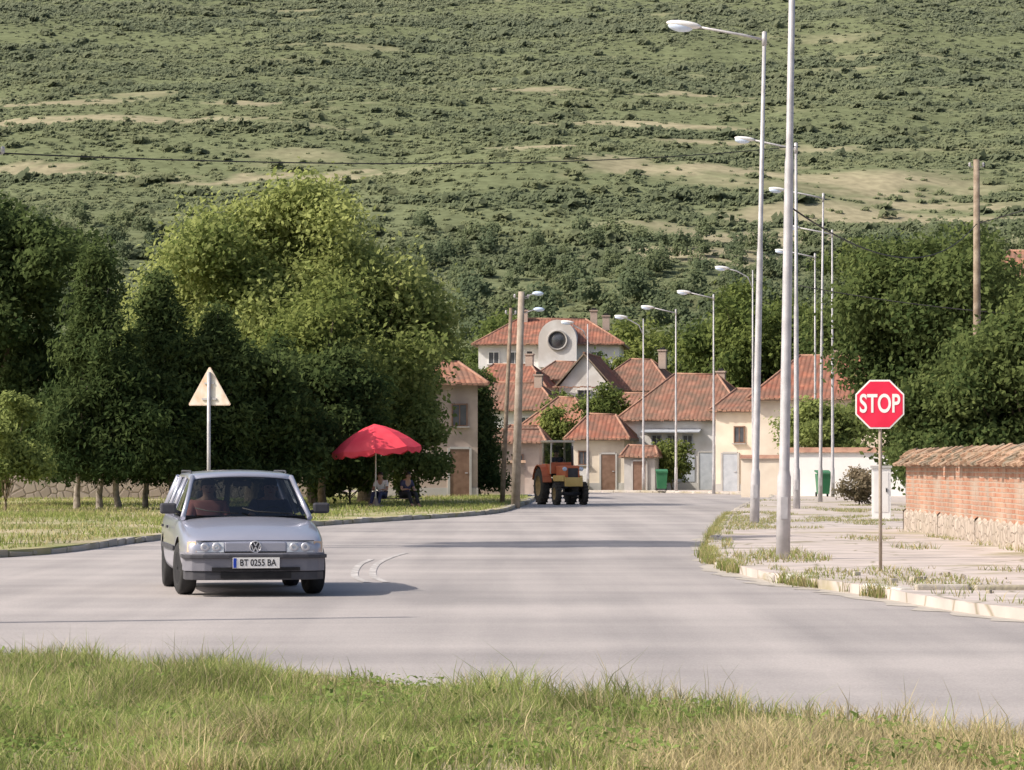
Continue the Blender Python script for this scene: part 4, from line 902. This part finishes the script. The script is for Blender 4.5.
for ya in(-1.38,1.25):
    for sx in(-1,1): cut.lathe([(sx*.58,0.001),(sx*.58,.355),(sx*1.0,.355),(sx*1.0,0.001)],(0,ya,.31),'x',36,1,False)
ct=cut.obj('tmpcut',[silver,M['dark']])
cut2=MB(); cut2.box((0,.56,.85),(1.44,3.0,1.06),1); ct2=cut2.obj('tmpcut2',[silver,M['dark']])
for c_ in(ct,ct2,bo):
    bm=bmesh.new(); bm.from_mesh(c_.data)
    bmesh.ops.remove_doubles(bm,verts=bm.verts,dist=.0015)
    bmesh.ops.recalc_face_normals(bm,faces=bm.faces); bm.to_mesh(c_.data); bm.free()
for c_ in(ct,ct2):
    bl=bo.modifiers.new('b','BOOLEAN'); bl.operation='DIFFERENCE'; bl.object=c_; bl.solver='EXACT'
me=bake(bo); 
for o_2 in(bo,ct,ct2): bpy.data.objects.remove(o_2)
body=bpy.data.objects.new('body',me); link(body); body.parent=car
mb=MB(); 
prof=[(-.80,-1.78),(-.80,-2.10),(-.72,-2.21),(-.58,-2.27),(-.3,-2.305),(.3,-2.305),(.58,-2.27),(.72,-2.21),(.80,-2.10),(.80,-1.78)]
def bandb(mb,prof,z0,z1,grow,mi):
    P=[(x*(1+grow*.03),y-grow*.03) for x,y in prof]; n=len(P)
    Q=[(x*.9,y+.22 if abs(x)<.75 else y) for x,y in P]
    v=[(x,y,z0) for x,y in P]+[(x,y,z1) for x,y in P]+[(x,y,z0) for x,y in Q]+[(x,y,z1) for x,y in Q]
    f=[]
    for i in range(n-1): f+=[(i,i+1,n+i+1,n+i),(n+i,n+i+1,3*n+i+1,3*n+i),(2*n+i,2*n+i+1,i+1,i)]
    mb.add(v,f,mi)
bandb(mb,prof,.29,.495,0,0); bandb(mb,prof,.435,.478,1,1); bandb(mb,prof,.19,.285,-.5,1); mb.obj('bumper',[bumperm,M['plastic']],body,bevel=.008)
mb=MB(); mb.box((0,-2.294,.245),(.8,.02,.07)); mb.box((0,-2.308,.315),(1.0,.01,.04)); mb.obj('air_intake',M['dark'],body)
mb=MB(); bandb(mb,[(x,-y) for x,y in prof],.28,.5,0,0); mb.obj('bumper',M['plastic'],body)
refl=pm('reflector',(.62,.62,.66),None,rough=.3,metal=.6); amb=pm('indicator_amber',(.62,.46,.32),(.68,.5,.36),20,.25)
lampg=pm('headlight_lens',(.50,.53,.57),(.64,.67,.70),30,.12,spec=.7)
for sx in(-1,1):
    lb=MB()
    pts=[(sx*.36,-2.235,.505),(sx*.66,-2.205,.505),(sx*.665,-2.185,.625),(sx*.36,-2.215,.615)]
    lb.add(pts+[(p[0],p[1]+.2,p[2]) for p in pts],[(0,1,2,3),(0,1,5,4),(1,2,6,5),(2,3,7,6),(3,0,4,7)]); h_=lb.obj('headlight',lampg,body)
    for q in(.44,.57):
        rb=MB(); rb.lathe([(-2.226,.02),(-2.232,.048),(-2.221,.052)],(sx*q,0,.562),'y',20); rb.obj('reflector',refl,h_)
    ib=MB(); pts=[(sx*.667,-2.205,.505),(sx*.77,-2.13,.505),(sx*.765,-2.11,.622),(sx*.672,-2.185,.625)]
    ib.add(pts+[(p[0]*.98,p[1]+.15,p[2]) for p in pts],[(0,1,2,3),(0,1,5,4),(1,2,6,5),(2,3,7,6),(3,0,4,7)]); ib.obj('indicator',amb,body)
mb=MB(); mb.box((0,-2.205,.56),(.70,.05,.12)); mb.obj('front_panel',silver,body,bevel=.015)
mb=MB(); mb.box((0,-2.236,.503),(.70,.012,.014)); mb.box((0,-2.195,.632),(1.34,.02,.008)); mb.obj('grille_gap',M['dark'],body)
zc=.565
bd=MB(); bd.lathe([(-2.228,.0),(-2.238,.002),(-2.238,.062),(-2.228,.064)],(0,0,zc),'y',28,0); bd.lathe([(-2.230,.056),(-2.247,.057),(-2.247,.068),(-2.230,.069)],(0,0,zc),'y',28,1)
bg_=bd.obj('badge',[M['plastic'],refl],body)
lt=MB()
def bar(mb,a,b,wd,y):
    a=Vector(a);b=Vector(b);d=(b-a).normalized();n_=Vector((-d.y,d.x))*wd/2
    mb.slab([tuple(a-n_),tuple(b-n_),tuple(b+n_),tuple(a+n_)],y,y+.006)
for k,(a_,b_) in enumerate([((-.024,.052),(0,.008)),((0,.008),(.024,.052)),((-.050,.026),(-.022,-.050)),((-.022,-.050),(0,-.004)),((0,-.004),(.022,-.050)),((.022,-.050),(.050,.026))]):
    bar(lt,(a_[0],a_[1]+zc),(b_[0],b_[1]+zc),.012,-2.246-.0004*k)
lt.obj('emblem',refl,bg_)
mb=MB(); mb.box((0,-2.340,.385),(.53,.012,.12)); pl=mb.obj('licence_plate',M['white'],body,bevel=.002)
mb=MB(); mb.box((-.243,-2.348,.385),(.035,.005,.108)); mb.obj('plate_band',pm('eu_blue',(.02,.06,.4)),pl)
text_obj('plate_lettering','BT 0255 BA',.104,M['dark'],pl,(.018,-2.3475,.385),(R(90),0,0),.80,.001,.0015)
def gridglass(name,corners,bow=(0,0,0),n=8,mat=None,parent=body):
    A,B,C_,D=[Vector(c) for c in corners]; mb=MB(); vs=[]
    for j in range(n+1):
        for i in range(n+1):
            u=i/n;v=j/n; p=A.lerp(B,u).lerp(D.lerp(C_,u),v)+Vector(bow)*(1-(2*u-1)**2); vs.append(p)
    fs=[(j*(n+1)+i,j*(n+1)+i+1,(j+1)*(n+1)+i+1,(j+1)*(n+1)+i) for j in range(n) for i in range(n)]
    mb.add(vs,fs,0,True); return mb.obj(name,mat or cglass,parent)
gridglass('windscreen',[(-.71,-1.0,.895),(.71,-1.0,.895),(.565,-.37,1.345),(-.565,-.37,1.345)],(0,-.09,0))
gridglass('rear_window',[(.66,2.14,.95),(-.66,2.14,.95),(-.55,1.93,1.33),(.55,1.93,1.33)],(0,.05,0))
for sx in(-1,1):
    for (ya,yb,yc,yd) in[(-.93,.12,.12,-.34),(.2,1.02,1.02,.2),(1.1,2.0,1.86,1.1)]:
        gridglass('side_window',[(sx*.785,ya,.915),(sx*.785,yb,.915),(sx*.605,yc,1.335),(sx*.605,yd,1.335)],(sx*.012,0,0),4)
vs=[];ys=[(-.40,1.345,.57),(-.34,1.372,.60),(-.1,1.395,.615),(.6,1.412,.62),(1.3,1.408,.615),(1.85,1.385,.60),(1.98,1.345,.575)]
xs=[-1,-.96,-.8,-.4,0,.4,.8,.96,1]; zz=[-.055,-.018,0,.018,.024,.018,0,-.018,-.055]
for (y_,z_,w_) in ys:
    for a_,b_ in zip(xs,zz): vs.append((a_*w_*1.03,y_-.05*(1-a_*a_)*(1 if y_<-.2 else 0),z_+b_))
fs=[(j*9+i,j*9+i+1,(j+1)*9+i+1,(j+1)*9+i) for j in range(6) for i in range(8)]
mb=MB(); mb.add(vs,fs,0,True); rf=mb.obj('roof',silver,body); sd=rf.modifiers.new('s','SOLIDIFY'); sd.thickness=.03; sd.offset=-1
for sx in(-1,1):
    for path,rad,nn_ in (([(sx*.745,-1.02,.87),(sx*.655,-.68,1.13),(sx*.585,-.37,1.35)],[.032,.028,.03],8),([(sx*.795,.16,.9),(sx*.61,.16,1.35)],[.035,.03],6),([(sx*.795,1.06,.9),(sx*.61,1.06,1.35)],[.035,.03],6),([(sx*.745,2.12,.9),(sx*.585,1.92,1.35)],[.07,.05],8)):
        pb=MB(); pb.tube(path,rad,nn_); pb.obj('pillar',silver,body)
    rb=MB(); rb.tube([(sx*.57,.1,1.385),(sx*.57,.18,1.420),(sx*.575,1.65,1.420),(sx*.57,1.75,1.385)],[.010]*4,8); rb.obj('roof_rail',M['plastic'],body)
    mbm=MB(); mbm.box((sx*.90,-.80,.985),(.19,.09,.125),0); mi=mbm.obj('wing_mirror',M['plastic'],body,bevel=.025)
    gb2=MB(); gb2.box((sx*.90,-.752,.985),(.16,.006,.1)); gb2.obj('mirror_glass',refl,mi)
    sm_=MB(); sm_.tube([(sx*.76,-.78,.93),(sx*.83,-.79,.955)],[.025,.025],6); sm_.obj('mirror_arm',M['plastic'],mi)
    tb=MB(); tb.box((sx*.856,-.05,.53),(.02,2.1,.05)); tb.obj('side_trim',M['plastic'],body)
    for (y0,y1) in[(-.95,.14),(.17,1.0)]:
        db=MB(); db.box((sx*.865,y1-.16,.76),(.02,.16,.03)); db.obj('door_handle',M['plastic'],body)
trim=pm('wheel_trim',(.38,.38,.40),None,rough=.45,metal=.4)
for ya in(-1.38,1.25):
    for sx in(-1,1):
        we=bpy.data.objects.new('wheel',None); link(we); we.parent=car; we.location=(sx*.74,ya,.303)
        if ya<0: we.rotation_euler=(0,0,R(6))
        tb=MB(); tb.lathe([(-.09,.19),(-.095,.27),(-.075,.298),(0,.303),(.075,.298),(.095,.27),(.09,.19)],(0,0,0),'x',36); tb.obj('tyre',M['black'],we)
        rb=MB(); rb.lathe([(sx*.075,.0),(sx*.085,.06),(sx*.07,.15),(sx*.085,.185),(sx*.09,.192)],(0,0,0),'x',28); rb.lathe([(-.09,.19),(-.09,.02)],(0,0,0),'x',20,1); rb.obj('rim',[trim,M['dark']],we)
mb=MB(); mb.box((0,.1,.24),(1.1,3.8,.06)); mb.obj('chassis',M['dark'],body)
ib=MB(); ib.box((0,-.83,.80),(1.4,.32,.20)); ib.tube([(.37,-.62,.80),(.37,-.58,.81)],[.03,.03],8); ib.obj('dashboard',M['dark'],body,bevel=.03)
sw=MB(); ringp=[(.37+.185*math.cos(t),-.52+.05*math.sin(t),.83+.17*math.sin(t)) for t in np.linspace(0,2*math.pi,25)]
sw.tube(ringp,[.014]*25,6); sw.tube([(.37,-.7,.78),(.37,-.53,.83)],[.03,.02],6); sw.obj('steering_wheel',M['black'],body)
seatm=pm('seat_fabric',(.06,.06,.065),(.09,.09,.095),20,.9)
for sx in(-.37,.37):
    s2=MB(); s2.box((sx,-.05,.42),(.5,.52,.16)); s2.box((sx,.26,.72),(.48,.13,.62),rx=R(-12)); s2.box((sx,.33,1.11),(.24,.09,.16)); s2.obj('seat',seatm,body,bevel=.04)
s2=MB(); s2.box((0,.95,.42),(1.2,.5,.16)); s2.box((0,1.25,.70),(1.2,.13,.56),rx=R(-12)); s2.obj('seat',seatm,body,bevel=.04)
wp=MB(); wp.tube([(.5,-1.06,.925),(.1,-1.09,.95),(-.05,-1.02,.99)],[.008]*3,5); wp.tube([(-.1,-1.09,.925),(-.45,-1.05,.955),(-.6,-.98,.99)],[.008]*3,5); wp.obj('wiper',M['black'],body)
mi=MB(); mi.box((0,-.42,1.27),(.22,.03,.06)); mi.obj('rear_view_mirror',M['black'],body)
top(car,'silver-lilac estate car with roof rails driving on road','car')
cm=Matrix.Translation(car.location)@Matrix.Rotation(R(9.3),4,'Z')
def incar(p): return tuple(cm@Vector(p))
person('front passenger in pink shirt sitting upright in car',incar((-.37,.04,.60)),9.3,shirt_r,jeans,[(-.1,-.3,.1),(.1,-.3,.1)],feet=(-.62,-.22))
person('driver in dark shirt with both hands on steering wheel',incar((.37,.04,.60)),9.3,shirt_d,trd,[(-.16,-.50,.26),(.16,-.50,.26)],feet=(-.62,-.22))
# ------------------------------------------------------------------ tractor
TR=R(15)
tr=empty('tractor',(1.86,129,.01),TR)
yel=pm('faded_yellow_paint',(.70,.48,.16),(.78,.56,.22),3,.6); redp=pm('faded_red_orange_paint',(.58,.15,.07),(.66,.21,.10),3,.6); crm=pm('cream_cab_paint',(.70,.62,.50),(.77,.70,.58),3,.6)
mb=MB(); mb.box((0,-.9,1.22),(.54,1.4,.50),0); mb.box((0,-.9,.82),(.36,1.4,.3),1); mb.box((0,.4,.8),(.5,1.1,.4),1); tb_=mb.obj('body',[redp,M['plastic']],tr,bevel=.06)
gb=MB(); gb.box((0,-1.615,1.2),(.38,.04,.34)); gb.obj('grille',M['plastic'],tb_)
gb=MB(); gb.box((0,-1.71,.86),(.66,.2,.34)); gb.box((-.34,-.9,.99),(.09,1.4,.22)); gb.box((.34,-.9,.99),(.09,1.4,.22)); gb.obj('front_frame',yel,tr,bevel=.02)
for sx in(-1,1):
    hb=MB(); hb.lathe([(-1.65,.01),(-1.65,.075),(-1.57,.08)],(sx*.32,0,1.34),'y',18); hb.obj('headlight',M['lens'],tb_)
    f2=MB()
    for k in range(9):
        t0=R(10+k*17);t1=R(10+(k+1)*17)
        y0,z0=.70-.78*math.cos(t0),.70+.78*math.sin(t0); y1,z1=.70-.78*math.cos(t1),.70+.78*math.sin(t1)
        f2.add([(sx*.40,y0,z0),(sx*.74,y0,z0),(sx*.74,y1,z1),(sx*.40,y1,z1)],[(0,1,2,3)])
    fo=f2.obj('fender',redp,tr); sd=fo.modifiers.new('s','SOLIDIFY'); sd.thickness=.03
cb=MB(); 
for sx in(-.44,.44):
    for yy in(-.10,1.10): cb.tube([(sx,yy,1.15),(sx*.95,yy*.95,2.34)],[.04,.04],6)
cb.box((0,.5,2.38),(.98,1.30,.08))
cab=cb.obj('cab',crm,tr,bevel=.02)
cb=MB(); cb.box((0,-.12,1.38),(.88,.05,.42))
for sx in(-.45,.45): cb.box((sx,.5,1.34),(.04,1.18,.38))
cb.obj('cab_panel',redp,cab,bevel=.01)
tg=glass_mat('tractor_glass',(.55,.58,.58),.25)
gridglass('windscreen',[(-.42,-.11,1.60),(.42,-.11,1.60),(.40,-.10,2.32),(-.40,-.10,2.32)],n=2,parent=cab,mat=tg)
for sx in(-1,1): gridglass('side_window',[(sx*.44,-.1,1.55),(sx*.44,1.08,1.55),(sx*.42,1.04,2.32),(sx*.42,-.1,2.32)],n=2,parent=cab,mat=tg)
sm=MB(); sm.box((0,.72,1.12),(.5,.5,.14)); sm.box((0,.98,1.42),(.5,.12,.5)); sm.obj('seat',seatm,cab,bevel=.03)
ex=MB(); ex.tube([(.2,-.8,1.4),(.2,-.8,2.1),(.2,-.74,2.2)],[.04,.04,.04],8); ex.obj('exhaust',M['plastic'],tb_)
drim=pm('muddy_rim',(.26,.19,.10),(.40,.28,.13),8,.8); dusty=pm('dusty_tyre',(.045,.04,.035),(.085,.075,.065),9,.9)
def twheel(x,y,r,wd,sx):
    we=bpy.data.objects.new('wheel',None); link(we); we.parent=tr; we.location=(x,y,r)
    t=MB(); t.lathe([(-wd/2,r*.55),(-wd/2,r*.88),(-wd*.38,r*.97),(0,r),(wd*.38,r*.97),(wd/2,r*.88),(wd/2,r*.55)],(0,0,0),'x',30)
    for k in range(18):
        a_=2*math.pi*k/18
        for s2 in(-1,1): t.box((s2*wd*.22,math.cos(a_)*r*.985,math.sin(a_)*r*.985),(wd*.5,.06,.05),rx=a_)
    t.obj('tyre',dusty,we)
    q=MB(); q.lathe([(sx*wd*.1,0.01),(sx*wd*.1,r*.3),(sx*wd*.4,r*.5),(sx*wd*.48,r*.56)],(0,0,0),'x',24); q.obj('rim',drim,we)
for sx in(-1,1): twheel(sx*.57,.70,.70,.30,sx); twheel(sx*.52,-1.2,.42,.2,sx)
ax=MB(); ax.tube([(-.52,-1.2,.42),(.52,-1.2,.42)],[.06,.06],8); ax.tube([(-.55,.70,.70),(.55,.70,.70)],[.1,.1],8); ax.obj('axle',M['plastic'],tr)
tw=MB(); tw.tube([(.17*math.cos(t),.12,1.62+.17*math.sin(t)) for t in np.linspace(0,2*math.pi,21)],[.014]*21,6); tw.tube([(0,-.1,1.35),(0,.12,1.62)],[.02,.02],6); tw.obj('steering_wheel',M['black'],cab)
top(tr,'faded red-orange and yellow farm tractor with cab on road','tractor')
tm_=Matrix.Translation(tr.location)@Matrix.Rotation(TR,4,'Z')
person('tractor driver in dark shirt holding the wheel',tuple(tm_@Vector((0,.68,1.31))),15,shirt_d,jeans,[(-.16,-.5,.3),(.16,-.5,.3)],feet=(-.5,-.28))
print('done',time.time()-T0)
